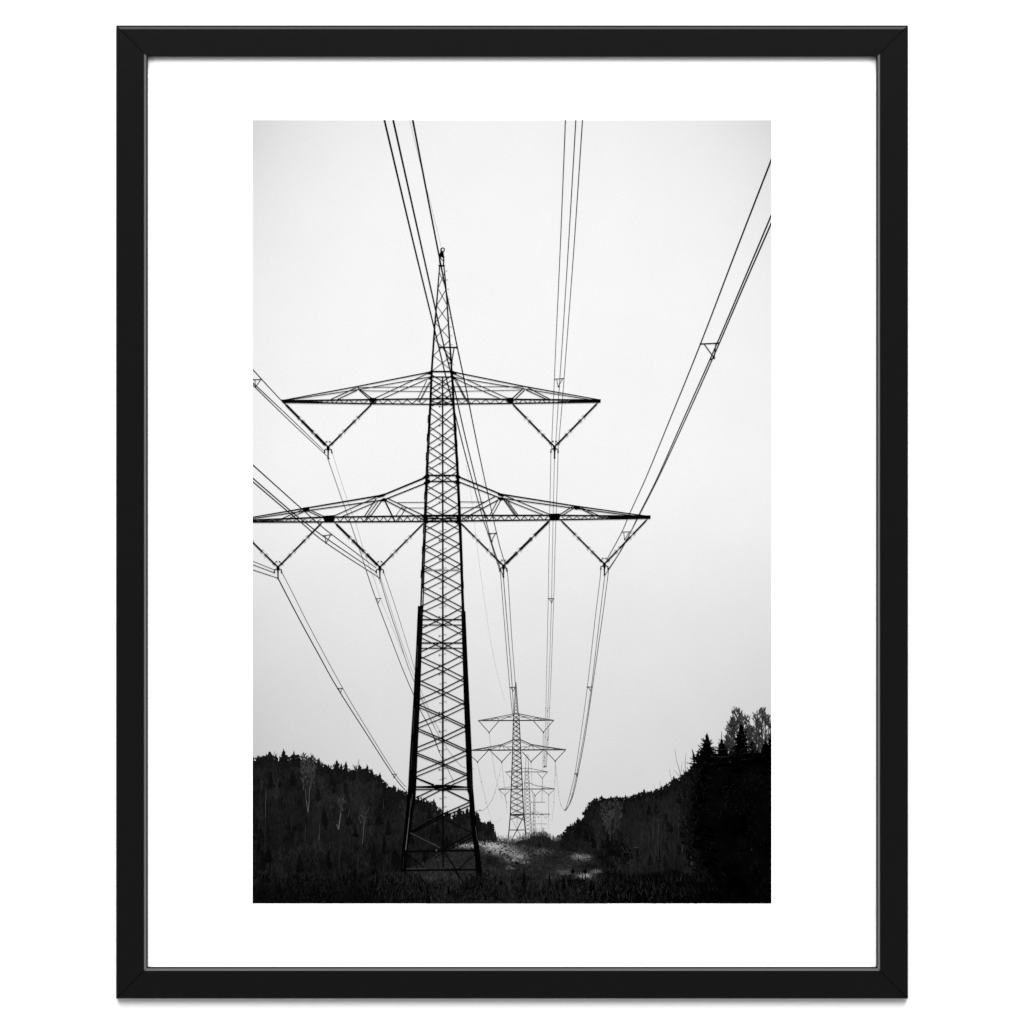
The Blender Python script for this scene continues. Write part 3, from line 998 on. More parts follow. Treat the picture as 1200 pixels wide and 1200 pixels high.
def bare_crown(k, cx, ytop, ybase, w, n, seed):
    """Leafless birch against the sky: dark limbs, dense clumps of twigs, gaps between."""
    R = random.Random(seed)
    k.line(smooth([(cx + 2, ybase), (cx + 0.5, (ytop + ybase) / 2), (cx, ytop + 2)]), 1.5, 0.5, 40)
    H = ybase - ytop
    for i in range(n):
        t = R.random() ** 0.9
        y = ybase - H * (0.05 + 0.86 * t)
        reach = w / 2 * (1 - t) ** 0.55 * R.uniform(0.35, 1.0) + 1.2
        sgn = R.choice((-1, 1))
        p1 = (cx + sgn * reach * 0.5, y - reach * R.uniform(0.7, 1.1))
        p2 = (cx + sgn * reach, max(ytop, y - reach * R.uniform(0.9, 1.7)))
        k.line([(cx, y), p1, p2], 0.75, 0.45, R.uniform(35, 70))
        m = 7 if R.random() < 0.7 else 3
        for q in range(m):
            u = R.random()
            bx, by = p1[0] + (p2[0] - p1[0]) * u, p1[1] + (p2[1] - p1[1]) * u
            bx += R.gauss(0, 0.8)
            a = math.radians(R.gauss(90, 26))
            L = R.uniform(1.2, 5.4)
            d = -1 if R.random() < 0.78 else 1
            k.line([(bx, by), (bx + L * math.cos(a), by + d * L * math.sin(a))], 0.6, 0.38, R.uniform(18, 80))


k = Ink(4)
bare_crown(k, 863.5, 827, 896, 26, 62, 1)
bare_crown(k, 873.5, 836, 896, 18, 34, 2)
bare_crown(k, 856.5, 845, 896, 15, 30, 3)
bare_crown(k, 881, 849, 896, 12, 34, 4)
bare_crown(k, 861, 838, 896, 16, 30, 8)
bare_crown(k, 852, 861, 898, 10, 26, 9)
k.build("printed_birch", sheet, "leafless birch crown printed behind the highest spruce at the right")
k = Ink(4)
bare_crown(k, 892.5, 827, 896, 20, 52, 5)
bare_crown(k, 885.5, 834, 896, 12, 30, 6)
bare_crown(k, 900.5, 835, 896, 14, 40, 7)
bare_crown(k, 889, 846, 896, 12, 26, 12)
k.line([(895, 845), (895.6, 856), (894.6, 866)], 0.5, 0.6, 222)
k.build("printed_birch", sheet, "leafless birch crown printed at the right edge of the picture")

k = Ink(5)
k.line([(828.5, 859.5), (828.4, 872)], 0.6, 1.5, 10)
for s in (-1, 1):
    k.line([(828.4 + s * 0.4, 865), (828.4 + s * 2.4, 861.5)], 0.5, 0.3, 60)
conifer(k, 828.5, 860, 44, 22, 3, 0, 1.3)
for q in range(46):
    yy_ = random.uniform(868, 898)
    s_ = random.choice((-1, 1))
    L = (yy_ - 858) * random.uniform(0.3, 0.62)
    k.line([(828.4, yy_), (828.4 + s_ * L * 0.6, yy_ - 1), (828.4 + s_ * L, yy_ - random.uniform(1, 5))], 1.5, 0.5, random.choice((3, 8, 20)))
for (bx, by, ex, ey) in ((826, 884, 818.4, 877.2), (824, 890, 817, 884), (830, 880, 832.4, 872), (831, 886, 837, 880)):
    k.line([(bx, by), (ex, ey)], 2.2, 0.7, 5)
    pine(k, ex + (bx - ex) * .5, ey + (by - ey) * .3, 4, 4, 5)
k.build("printed_spruce", sheet, "ragged black spruce printed where the right treeline steps up")
k = Ink(5)
k.line([(845.6, 857), (845.8, 874)], 0.4, 1.2, 60, 15)
for (dx_, dy_) in ((-3.6, 8.5), (3.2, 9.4), (-4, 12), (3.4, 13.5)):
    k.line([(845.7, 857 + dy_ + 4), (845.7 + dx_, 857 + dy_)], 0.7, 0.4, 70)
conifer(k, 845.7, 866, 36, 20, 4, 0.3, 1.3)
for q in range(36):
    yy_ = random.uniform(874, 896)
    s_ = random.choice((-1, 1))
    L = (yy_ - 862) * random.uniform(0.3, 0.7)
    k.line([(845.7, yy_), (845.7 + s_ * L * 0.6, yy_ - 1), (845.7 + s_ * L, yy_ - random.uniform(1, 5))], 1.4, 0.5, random.choice((3, 8, 24)))
pine(k, 848, 876, 9, 6, 4)
k.build("printed_spruce", sheet, "short black spruce with a bare leader printed next to the birch")
k = Ink(5)
conifer(k, 868.4, 848, 56, 24, 2, 0.3, 1.5)
for q in range(60):
    yy_ = random.uniform(858, 892)
    s_ = random.choice((-1, 1))
    L = (yy_ - 846) * random.uniform(0.25, 0.55)
    k.line([(868.4, yy_), (868.4 + s_ * L * 0.6, yy_ - 1), (868.4 + s_ * L, yy_ - random.uniform(0, 4))], 1.5, 0.5, random.choice((3, 8, 20)))
pine(k, 868.5, 861, 9, 15, 2)
pine(k, 868, 872, 14, 14, 2)
pine(k, 882, 868, 7, 22, 5)
k.build("printed_spruce", sheet, "broad black spruce printed in front of the birch crown")
k = Ink(5)
conifer(k, 897, 868, 40, 24, 2, 0, 1.2)
conifer(k, 905, 860, 44, 26, 2, 0, 1.2)
pine(k, 901.5, 874, 9, 10, 2)
k.build("printed_spruce", sheet, "black spruce printed at the very right edge")
# near mass of spruce boughs, lower right
k = Ink(5)
outline = [(812, 905), (818, 896), (824, 893), (832, 890), (842, 893), (852, 888), (862, 886), (874, 884), (884, 887), (892, 884), (904, 880), (904, 1058.6),
           (842, 1058.6), (830, 1040), (818, 1020), (813, 1012), (806, 1000), (800, 985), (797, 975), (806, 978), (811, 985), (812, 960), (809, 940), (811, 920)]
k.poly(outline[:0] + [(812, 905), (818, 896), (832, 890), (852, 888), (874, 884), (904, 880), (904, 1058.6), (842, 1058.6), (822, 1020), (812, 985), (811, 940)], mat=M_NEARWOOD)
for i in range(260):
    t = random.random()
    y = 896 + t * 160
    edge_x = lerp_path([(814, 896), (811, 920), (810, 945), (812, 985), (822, 1020), (842, 1058)], y)
    x = edge_x + random.uniform(-3.5, 6)
    pine(k, x, y - 2, random.uniform(2, 5), random.uniform(2, 4), random.choice((2, 6, 10))) if i % 3 == 0 else \
        k.line([(x + 3, y), (x - random.uniform(1, 4), y + random.uniform(-2, 2))], 1.2, 0.5, random.choice((2, 6, 12)))
for i in range(220):
    x = random.uniform(812, 903)
    y = 887 - 4 * math.sin(x) + random.uniform(-6, 8)
    k.line([(x, y + 5), (x + random.uniform(-3, 3), y - random.uniform(0, 4))], 2.0, 0.5, 2)
for (x, y, h, w) in ((822, 880, 60, 26), (818, 905, 70, 26), (824, 940, 70, 40), (816, 960, 40, 20), (828, 985, 60, 40), (836, 1010, 46, 36)):
    conifer(k, x, y, h, w, 3, 0, 1.2)
# dark drooping bough at left of the mass
for (x, y, w, h) in ((800, 978, 7, 5), (803, 984, 7, 7), (806, 991, 8, 8), (808, 999, 8, 8), (799, 974, 5, 4)):
    pine(k, x, y, w, h, 5)
# faint paler twigs on the black mass
for i in range(1500):
    x, y = random.uniform(808, 903), random.uniform(900, 1050)
    L = random.uniform(1, 3.5)
    a = math.radians(random.uniform(20, 160))
    dens = fnoise(x / 14, y / 18, 21)
    if dens < 0.5:
        continue
    fade = 1 - max(0, (x - 850) / 80) * (1 if y < 990 else 0.4)
    k.line([(x, y), (x + L * math.cos(a), y - L * math.sin(a))], 0.7, 0.4, 8 + 24 * max(0.15, fade) * random.random())
for (x, y, t) in ((877, 994.5, 60), (881, 995.6, 70), (891, 881, 120), (893, 889, 90), (898, 891, 100), (856, 893, 90), (859, 896, 80)):
    k.dot(x, y, 0.6, t)
k.line([(809.5, 994), (809.8, 1003), (810.4, 1013)], 0.8, 0.7, 105)
k.line([(812.5, 1003), (811.5, 1015)], 0.5, 0.5, 60)
k.build("printed_spruce", sheet, "near black mass of spruce boughs printed at the lower right")

# stems in right wood
kb = Ink(6)
for i in range(700):
    y = random.uniform(902, 1035)
    ex = lerp_path([(814, 896), (809, 920), (806, 945), (806, 985), (818, 1020), (836, 1058)], y)
    x = ex + random.gauss(0, 5)
    L = random.uniform(2, 7)
    a = math.radians(random.gauss(95, 30))
    kb.line([(x, y), (x + L * math.cos(a), y - L * math.sin(a))], 0.8, 0.35, random.choice((6, 10, 14, 20, 28)))
kb.build("printed_scrub", sheet, "fine twigs printed where the right wood meets the near black firs")
kb = Ink(4)
for x, ya, yb, t in ((771, 965, 1008, 52), (775, 970, 1000, 42), (760, 975, 1004, 44), (753, 972, 990, 52), (795, 950, 985, 52), (799.6, 985, 1000, 66), (768, 985, 1012, 46),
                     (784, 975, 1010, 40), (715, 955, 975, 50), (719, 960, 985, 46), (712, 950, 968, 44), (790, 985, 1010, 40), (745, 960, 985, 38), (779, 960, 1006, 40)):
    kb.line([(x + 1, ya), (x, (ya + yb) / 2), (x + random.uniform(-1.5, 1), yb)], 0.6, 0.5, t)
for x, y in ((716, 985), (711, 975), (722, 972)):
    birch(kb, x, y, 36, 18, 44, 26, 46)
kb.line([(743, 993.4), (748.6, 992.8)], 0.8, 0.5, 62)
kb.build("printed_birch", sheet, "faint upright stems printed in the right wood")

# ---------------------------------------------------------------- clearing
BL = [(546, 991.5, 12, 2.2, 62), (566, 989.5, 10, 2.5, 52), (582, 991.5, 14, 3.4, 66), (592, 998, 14, 3.6, 60), (608, 1003.5, 11, 3, 58), (600, 1008.5, 9, 2.4, 58), (615, 1011, 5, 2, 42),
      (575, 996, 8, 4, 42), (597, 1017, 7, 2, 36), (573, 1031, 5, 3, 42), (505, 1031, 9, 3, 22), (530, 1030, 10, 3, 20), (636, 998.5, 9, 2.5, 24),
      (677, 1004, 8, 4, 52), (688, 1005, 6, 3, 30), (662, 1024, 6, 3, 44), (684, 1028.5, 8, 3, 90), (698, 1022, 7, 3, 56), (647, 1030, 6, 2.2, 30), (692, 1027, 8, 4, 26),
      (620, 1000, 30, 8, 8)]
BL = [(a, b, c, d, e * 1.6) for a, b, c, d, e in BL] + [(588, 997, 24, 8, 30), (548, 992, 10, 2.6, 40), (572, 990.5, 16, 2.2, 40), (685, 1010, 22, 12, 10)]
DK = [(573, 1008, 8, 6, 34), (590, 1013, 8, 3, 16), (650, 1006, 9, 6, 14), (618, 1022, 20, 5, 12), (720, 1010, 12, 14, 20), (690, 1015, 10, 2, 16), (560, 1000, 3, 2, 10)]


def ground_tone(x, y):
    v_ = 38 - 22 * max(0, min(1, (x - 664) / 34))
    for (bx, by, sx, sy, a) in BL:
        v_ += a * math.exp(-((x - bx) / sx) ** 2 - ((y - by) / sy) ** 2)
    for (bx, by, sx, sy, a) in DK:
        v_ -= a * math.exp(-((x - bx) / sx) ** 2 - ((y - by) / sy) ** 2)
    v_ += 26 * (fnoise(x / 9, y / 4, 5) - 0.45)
    d = max(0, min(1, (y - 1026) / 16))
    v_ *= 1 - 0.50 * d
    if y > 1046:
        v_ *= 0.75
    e = max(0, min(1, (y - 1010) / 14))
    lx = max(0, min(1, (500 - x) / 60))
    v_ *= 1 - 0.3 * lx
    if x > 705:
        v_ *= max(0.5, 1 - (x - 705) / 120)
    return max(3, v_)


def top_ground(x):
    return lerp_path2(x)


GT = [(296, 1040), (400, 1034), (470, 1024), (500, 1012), (520, 998), (536, 990.5), (560, 987), (597, 987.5), (615, 992), (650, 995), (672, 999), (690, 1001), (704, 1009), (712, 1024), (740, 1030), (790, 1022), (830, 1034), (850, 1048), (904, 1052)]


def lerp_path2(x):
    for (xa, ya), (xb, yb) in zip(GT, GT[1:]):
        if xa <= x <= xb:
            return ya + (yb - ya) * (x - xa) / (xb - xa)
    return 1058


kg = Ink(6)
for (a, b_) in zip(GT, GT[1:]):
    if b_[0] <= 500 or a[0] >= 712:
        continue
    kg.poly([a, b_, (b_[0], 1058.6), (a[0], 1058.6)], mat=M_HEATH)
    kg.k -= 1
kg.k = 1
for i in range(19000):
    x = random.uniform(296, 860)
    yt = lerp_path2(x)
    y = random.uniform(yt - 1.0, 1058)
    if x > 830 and random.random() < 0.6:
        continue
    v_ = ground_tone(x, y)
    v_ += random.gauss(0, 4 + 0.08 * v_)
    if y < 1022 and 520 < x < 712:          # far heath: short flat tufts
        L = random.uniform(0.8, 2.6)
        a = random.gauss(0, 30) if random.random() < 0.55 else random.gauss(90, 20)
        w = random.uniform(0.8, 1.6)
        if v_ > 70:
            L, w, v_ = L + 1.2, w + 0.6, v_ * 0.94
    else:                                    # near scrub: upright stalks
        L = random.uniform(1.5, 6.0)
        a = random.gauss(90, 24)
        w = random.uniform(0.4, 1.2)
    a = math.radians(a)
    kg.line([(x, y), (x + L * math.cos(a), y - L * math.sin(a) * 0.8)], w, w * 0.6, max(2, min(170, v_)))
# dark young spruces and weeds in the foreground scrub
kg.build("printed_heath", sheet, "mottled grey heath of the clearing printed below the pylons")
kf = Ink(7)
for i in range(150):
    x = random.uniform(300, 850)
    y = random.uniform(1026, 1052)
    h = random.uniform(4, 15)
    if random.random() < 0.42:
        conifer(kf, x, y - h * 0.3, h, h * 0.45, random.choice((5, 8, 12)), random.uniform(-1, 1), 0.8)
    else:
        for q in range(14):
            a = math.radians(random.gauss(90, 26))
            L = random.uniform(3, 9)
            xx = x + random.gauss(0, 4)
            kf.line([(xx, y + 3), (xx + L * math.cos(a), y + 3 - L * math.sin(a))], 1.1, 0.4, random.choice((3, 6, 10, 16, 26)))
for x, y, h in ((614, 1018, 18), (643.8, 1024, 16), (661, 1026, 15), (553, 1032, 14), (587, 1024, 12), (501, 1036, 18), (441, 1026, 14), (640, 1046, 12), (698, 1040, 14), (671.5, 1016, 7), (686, 1017, 6), (570, 1042, 12)):
    conifer(kf, x, y, h, 5, 6)
# pale dead stalks
for i in range(420):
    x = random.uniform(440, 800)
    y = random.uniform(1030, 1057)
    L = random.uniform(3, 10)
    a = math.radians(random.gauss(90, 16))
    kf.line([(x, y), (x + L * math.cos(a), y - L * math.sin(a))], 0.5, 0.3, random.uniform(18, 58))
for i in range(80):
    x = random.uniform(296, 903)
    kf.line([(x, 1057.6), (x + random.uniform(4, 12), 1058.0)], 0.6, 0.6, 3)
kf.build("printed_scrub", sheet, "dark scrub and dead stalks printed along the picture's lower edge")
# distant bushes on the skyline of the clearing
kd = Ink(4)
BT = [(583, 981.5), (590, 983), (597, 984.5), (606, 983), (616, 980), (623, 976.5), (632, 975), (640, 975.6), (646, 979.5), (652, 981.5), (657, 980)]
kd.poly([(584, 984.5), (597, 987), (606, 985.5), (616, 984), (623, 981.5), (632, 981), (640, 981), (646, 984), (652, 985), (658, 999), (640, 996), (612, 993), (597, 990), (584, 988)], mat=M_WOOD)
for i in range(1000):
    x = random.uniform(583, 658)
    yt = roof_y(BT, min(x, 656.9))
    y = yt + random.random() ** 1.3 * 14
    h = random.uniform(1.5, 4.5)
    depth = (y - yt) / 12
    a = math.radians(random.gauss(90, 22))
    kd.line([(x, y + 2), (x + h * math.cos(a), y + 2 - h * math.sin(a))], 0.9, 0.4, (24 + random.uniform(0, 18)) if depth > 0.25 else random.uniform(35, 110))
for i in range(130):
    x = random.uniform(583, 646)
    yt = roof_y(BT, x)
    h = random.uniform(3, 9) * (0.6 if x > 640 else 1)
    a = math.radians(random.gauss(90, 12))
    kd.line([(x, yt + 3), (x + h * math.cos(a), yt + 3 - h * math.sin(a))], 0.5, 0.25, random.uniform(70, 140), 185)
for x, y, h in ((626, 973, 12), (640, 974.5, 10), (612, 980, 7), (633, 976, 9)):
    conifer(kd, x, y, h, 5, 34)
kd.build("printed_bushes", sheet, "distant leafless bushes printed between the two hillsides")

# ---------------------------------------------------------------- near pylon
LEGL = [(515.2, 300), (515.2, 311), (513.6, 330), (511.6, 357), (509.2, 385), (508.2, 400), (506.9, 420), (505.6, 440), (504.3, 470), (502.3, 510), (500.3, 550),
        (498.8, 590), (497.6, 625), (495.6, 660), (494, 700), (492, 712), (488, 820), (482.6, 930), (477.6, 975), (474.6, 998), (471.6, 1022)]
LEGR = [(519.9, 300), (520, 311), (521.6, 325), (523.2, 345), (525.3, 375), (527, 400), (528.4, 420), (529.8, 440), (531.4, 470), (533.8, 510), (536, 550),
        (537.6, 590), (539, 625), (540.6, 660), (542.2, 700), (543.5, 716), (546.8, 820), (551, 930), (556.2, 975), (559, 998), (562, 1022), (565.8, 1042)]
p = Ink(8)


def legpoly(pts):
    """a leg given as (y, xleft, xright) stations"""
    for (ya, la, ra), (yb, lb, rb) in zip(pts, pts[1:]):
        p.poly([(la, ya), (ra, ya), (rb, yb), (lb, yb)], 3)
        p.k -= 1
    p.k += 1


# peak
p.ring(518.9, 292.4, 2.05, 1.0, 5)
p.poly([(514.6, 298.6), (516, 295.2), (519.8, 295), (520.2, 299.5), (519.8, 302.5), (517.6, 300.6), (515.2, 303)], 3)
p.line([(516.6, 291), (516.9, 297)], 1.0, 1.6, 5)
p.line([(515, 300), (515.2, 306), (516.3, 312)], 1.6, 1.3, 5)
p.line([(520, 300), (520, 306), (519.5, 312)], 1.5, 1.2, 5)
p.line([(515.3, 301), (519.6, 306)], 0.8, 0.8, 60)
p.line([(513.8, 311.2), (521.2, 311.2)], 1.6, 1.6, 5)
p.line([(517, 311), (517.2, 316), (519, 322), (521.6, 334)], 0.9, 0.9, 20)
p.line([(515.2, 312), (513.7, 330), (511.6, 357), (509.2, 385), (508.2, 400), (506.9, 420), (505.7, 438)], 1.2, 2.3, 5)
p.line([(520.2, 312), (521.6, 325), (523.2, 345), (525.3, 375), (527, 400), (528.4, 420), (529.6, 438)], 1.2, 2.0, 5)
XS = [318, 337.5, 357.5, 377.5, 397, 416, 434]
for a, b_ in zip(XS, XS[1:]):
    p.line([(lerp_path(LEGL, a), a), (lerp_path(LEGR, b_), b_)], 0.6, 0.6, 40)
    p.line([(lerp_path(LEGR, a + 1.5), a + 1.5), (lerp_path(LEGL, b_ + 1), b_ + 1)], 0.65, 0.65, 35)
for y in (317.5, 328, 338.8, 350.3, 372, 383, 393.5, 404, 415, 427):
    x = lerp_path(LEGR, y)
    p.line([(x + 1, y), (x + 3.2, y - 0.2)], 0.45, 0.45, 140)
    p.dot(x + 3, y - 0.1, 0.4, 100)

# legs, narrow part
legpoly([(436, 504.6, 507.2), (470, 503.2, 505.8), (510, 501, 503.9), (550, 498.9, 502.0), (590, 497.2, 500.6), (625, 496.0, 499.2), (660, 494.2, 497.9), (690, 493.2, 496.9), (712, 492.4, 496.2)])
legpoly([(436, 528.4, 531), (470, 530.2, 532.7), (510, 532.2, 535.2), (550, 534.6, 537.6), (590, 536.4, 539.6), (625, 537.8, 541.2), (660, 539.2, 542.4), (690, 540.2, 543.2), (718, 541.2, 544.4)])
for (ya, yb, x) in ((512, 522, 502.2), (528, 538, 501.4), (552, 556, 499.8), (580, 588, 498.9), (612, 632, 497.4), (646, 664, 496.6), (672, 684, 495.8), (690, 700, 495.2), (700, 709, 494.8)):
    p.line([(x + 0.2, ya), (x - 0.3, yb)], 0.6, 0.8, 70 if ya < 685 else 190)
# cover plates lapped along the legs
for y in (486, 508, 530, 576, 616, 640, 668):
    x = lerp_path(LEGL, y)
    p.line([(x - 1.7, y), (x - 2.1, y + 9)], 0.7, 0.7, 8)
for y in (496, 515, 536, 630, 655, 680):
    x = lerp_path(LEGR, y)
    p.line([(x + 1.4, y), (x + 1.9, y + 9)], 0.7, 0.7, 8)
# legs, thick part
legpoly([(710, 489.8, 496), (760, 487.6, 494.2), (820, 484.4, 492.2), (880, 480.6, 489.4), (922, 478.3, 487.8), (932, 477.5, 487.2), (950, 475.8, 484.6), (975, 473.4, 481), (998, 471.2, 477.2), (1022, 469.8, 475.4), (1038, 470, 472.6)])
legpoly([(716, 540.6, 545.4), (760, 541.8, 547.2), (820, 543.6, 550), (880, 546, 552.8), (920, 547.2, 554.2), (926, 547.8, 554.6), (932, 549.4, 555.2), (950, 550.6, 556.6), (975, 553, 559.4), (998, 555.8, 562.2), (1022, 558, 565), (1036, 562, 566.4), (1044, 564.6, 567)])
# highlights along the steel's edges, drawn in paler ink
p.line([(489.4, 757), (488.6, 782)], 0.4, 0.4, 60)
p.line([(485.8, 830), (484, 860)], 0.5, 0.4, 58)
p.line([(483.4, 870), (481.6, 902)], 0.4, 0.4, 50)
p.line([(481.6, 936), (479.6, 958), (475.4, 996)], 0.5, 0.9, 58, 100)
p.line([(483.6, 930), (481.5, 945)], 0.5, 0.5, 62)
p.line([(557.2, 968), (559.6, 986)], 0.6, 0.6, 70)
p.line([(551.5, 905), (552.6, 930)], 0.35, 0.35, 40)
p.line([(473.5, 1003), (472, 1018)], 0.5, 0.5, 40)

# middle stem
p.line([(518.7, 441), (518.9, 620)], 1.5, 1.7, 10)
p.line([(518.9, 620), (519.0, 928)], 1.7, 2.0, 8)
p.line([(519.0, 928), (519.4, 1016)], 1.8, 1.8, 9)
# step bolts both sides of the stem
yy = 454.0
i = 0
while yy < 950:
    if i % 2:
        p.line([(520, yy + 4), (523.4, yy + 4)], 0.5, 0.5, 110)
    else:
        p.line([(514.6, yy), (518.4, yy)], 0.5, 0.5, 110)
        if i % 4 == 0:
            p.dot(514.8, yy - 0.1, 0.8, 60)
    yy += 5.6
    i += 1

F = [488.5, 510.7, 533.4, 556.7, 580, 603.4, 626.5, 649.6, 674, 699.6, 726, 753.4, 781.5, 809.5, 838, 866, 894.5]
B = [494.6, 517.6, 540.2, 563.3, 586.6, 610, 633, 656, 680.5, 705.6, 732, 759.5, 786.6, 813.6, 840.8, 868.6, 896.8]
for i in range(len(F)):
    per = (F[i + 1] - F[i]) if i < len(F) - 1 else 28.4
    hh = per / 2 * 0.93
    asc = -0.8 - 1.7 * max(0, min(1, (F[i] - 600) / 240))
    w = 0.8 + 0.35 * (F[i] - 480) / 420
    for c, off, ww, tt in ((F[i], asc, w * 1.12, 14), (B[i], 0.3, w, 24)):
        for (sgn, o_) in ((1, 0), (-1, off)):
            yl, yr = c + o_ - sgn * hh, c + o_ + sgn * hh
            xl, xr = lerp_path(LEGL, yl), lerp_path(LEGR, yr)
            if yl > 900 and sgn == -1:
                yl += 1
            p.line([(xl + 1, yl), (519, c + o_), (xr - 1, yr)], ww, ww, tt)
# panels between the two arm levels of the upper crossarm
for c, hh, tt in ((447, 10, 20), (452.5, 10, 30), (462, 10, 20), (468.5, 9, 30)):
    p.line([(505.8, c - hh * 0.8), (518.8, c), (530.6, c + hh * 0.8)], 0.95, 0.95, tt)
    p.line([(505.8, c + hh * 0.8), (518.8, c), (530.6, c - hh * 0.8)], 0.95, 0.95, tt)
p.line([(504.6, 470), (518.8, 473.5), (532, 469)], 0.9, 0.9, 25)
p.line([(505, 476), (518, 470.5), (532, 476)], 0.8, 0.8, 35)
# level bars
for y, w, t, inset in ((435.3, 1.7, 5, 0), (441.7, 1.4, 12, 0), (557, 1.7, 6, 0), (564, 1.5, 10, 0), (668, 1.3, 130, 3), (726, 1.5, 18, 2), (732.3, 1.1, 28, 2),
                       (753.4, 1.5, 18, 2), (759.5, 1.1, 28, 2)):
    p.line([(lerp_path(LEGL, y) + inset, y), (lerp_path(LEGR, y) - inset, y)], w, w, t)
p.dot(519, 732, 1.8, 10)
p.dot(519, 759.5, 1.8, 10)
# arm roots inside the mast
p.line([(498, 607.6), (538, 607.6)], 1.3, 1.3, 12)
p.line([(500, 605), (519, 609), (538, 604)], 0.9, 0.9, 30)
p.line([(507, 612), (513, 606)], 0.9, 0.9, 35)
p.line([(531, 612), (525, 606)], 0.9, 0.9, 35)

# waist joint
p.line([(487.6, 911.4), (508.5, 920)], 1.7, 2.2, 6)
p.poly([(486, 921.3), (507, 920.6), (511, 919.4), (526, 919.6), (547.4, 921.6), (547.4, 923.2), (530, 923.6), (524, 926.6), (515, 926.6), (508, 923.6), (486, 923)], 4)
p.line([(486, 925.2), (548, 925)], 1.2, 1.2, 14)
p.line([(548.4, 907.3), (521, 919.6)], 1.2, 1.2, 12)
p.line([(548, 911.6), (529, 920)], 1.1, 1.1, 16)
p.line([(507, 925.4), (487, 934.8)], 1.2, 1.3, 14)
p.line([(515.5, 926.3), (486, 941.6)], 1.2, 1.3, 14)
p.line([(524.3, 926.3), (550.6, 938.9)], 1.5, 1.6, 8)
p.poly([(547, 925), (549, 925), (552, 936), (549.6, 931)], 3)
# leg panels under the waist
p.line([(549.6, 940.2), (520, 953.3), (481, 975)], 1.3, 1.5, 6)
p.line([(550.4, 943.7), (520, 956.8), (482, 976.2)], 1.3, 1.5, 8)
p.line([(521, 959.4), (553, 975.4)], 1.2, 1.3, 12)
p.line([(481, 976), (515.7, 993.4)], 1.3, 1.2, 66, 44)
p.line([(553.8, 976.4), (519, 995)], 1.6, 1.6, 7)
p.line([(553.8, 980.4), (525.4, 995.4)], 1.2, 1.2, 9)
p.line([(475.4, 997.4), (560, 996.4)], 2.1, 2.2, 7)
p.dot(519, 997, 2.4, 6)
p.dot(511.4, 996.3, 1.0, 95)
p.line([(505, 988), (511, 989.6)], 1.2, 0.8, 60)
p.line([(520.2, 997), (534, 1018.4), (541.4, 1033)], 1.5, 1.3, 7)
p.line([(533, 1018), (538, 1030)], 1.0, 1.0, 8)
p.line([(556, 1001.6), (536.4, 1019.4)], 1.1, 1.1, 10)
p.line([(476.7, 1000), (496, 1015.6)], 1.0, 1.0, 9)
p.line([(519, 998), (510, 1006)], 1.0, 1.0, 9)
p.line([(473.6, 1019.6), (558, 1019)], 1.9, 1.9, 4)
p.line([(476, 1018.1), (500, 1018)], 0.7, 0.6, 82, 60)
p.line([(500, 1018.0), (516, 1017.9)], 0.4, 0.4, 50)
p.line([(541, 1018.0), (556, 1017.9)], 0.4, 0.4, 50)
p.dot(534.4, 1019.2, 2.0, 4)


# ---- crossarms
def chord_lattice(xa, xb, ytopf, ybotf, per, tone, w=0.8):
    x = xa
    n = int(abs(xb - xa) / per)
    d = (xb - xa) / max(n, 1)
    for i in range(n):
        p.line([(x, ytopf(x)), (x + d * 0.5, ybotf(x + d * 0.5))], w, w, tone if i % 2 else tone + 40)
        p.line([(x + d * 0.5, ybotf(x + d * 0.5)), (x + d, ytopf(x + d))], w, w, tone + (30 if i % 2 else 0))
        x += d


def seg(a, b_, w=0.9, t=18):
    p.line([a, b_], w, w, t)


# upper arm, chords
p.line([(330.4, 469.6), (505, 467.2)], 1.7, 1.6, 8)
p.line([(331, 471.2), (437, 473), (505, 473.7)], 1.6, 1.4, 8)
p.poly([(329.8, 468.2), (332, 468.2), (352, 469), (352, 472), (333, 472.4), (331, 471.4)], 4)
p.line([(352, 470.5), (378, 470.8)], 2.2, 0.6, 12)
p.line([(531, 467.2), (703.6, 468.9)], 1.6, 1.9, 8)
p.line([(531, 473.3), (600, 472.6), (703.6, 471)], 1.4, 1.6, 8)
p.poly([(703.9, 467.8), (690, 467.8), (678, 468.4), (678, 471.6), (700, 471.8), (703.9, 471.2)], 4)
p.line([(655, 470.4), (680, 470.2)], 0.6, 2.4, 12)
p.line([(504, 467.2), (532, 467.2)], 1.9, 1.9, 4)
p.line([(503, 473.6), (533, 473.6)], 1.9, 1.9, 4)
chord_lattice(375, 500, lambda x: 468.3, lambda x: 472.8, 10.5, 60, 0.7)
chord_lattice(536, 668, lambda x: 468, lambda x: 472.6, 10.5, 60, 0.7)
for s_, root_, k1, tip in ((0, (505.5, 435.6), (418.4, 452.8), (332, 469)), (0, (504, 441.6), (418.6, 456.6), (334, 469.2)),
                           (0, (530, 435.6), (616, 453), (702, 468.4)), (0, (531, 441.9), (616, 456), (693, 468.6))):
    p.line([root_, k1, tip], 1.35 if root_[1] < 438 else 1.0, 1.1 if root_[1] < 438 else 0.8, 8 if root_[1] < 438 else 22)
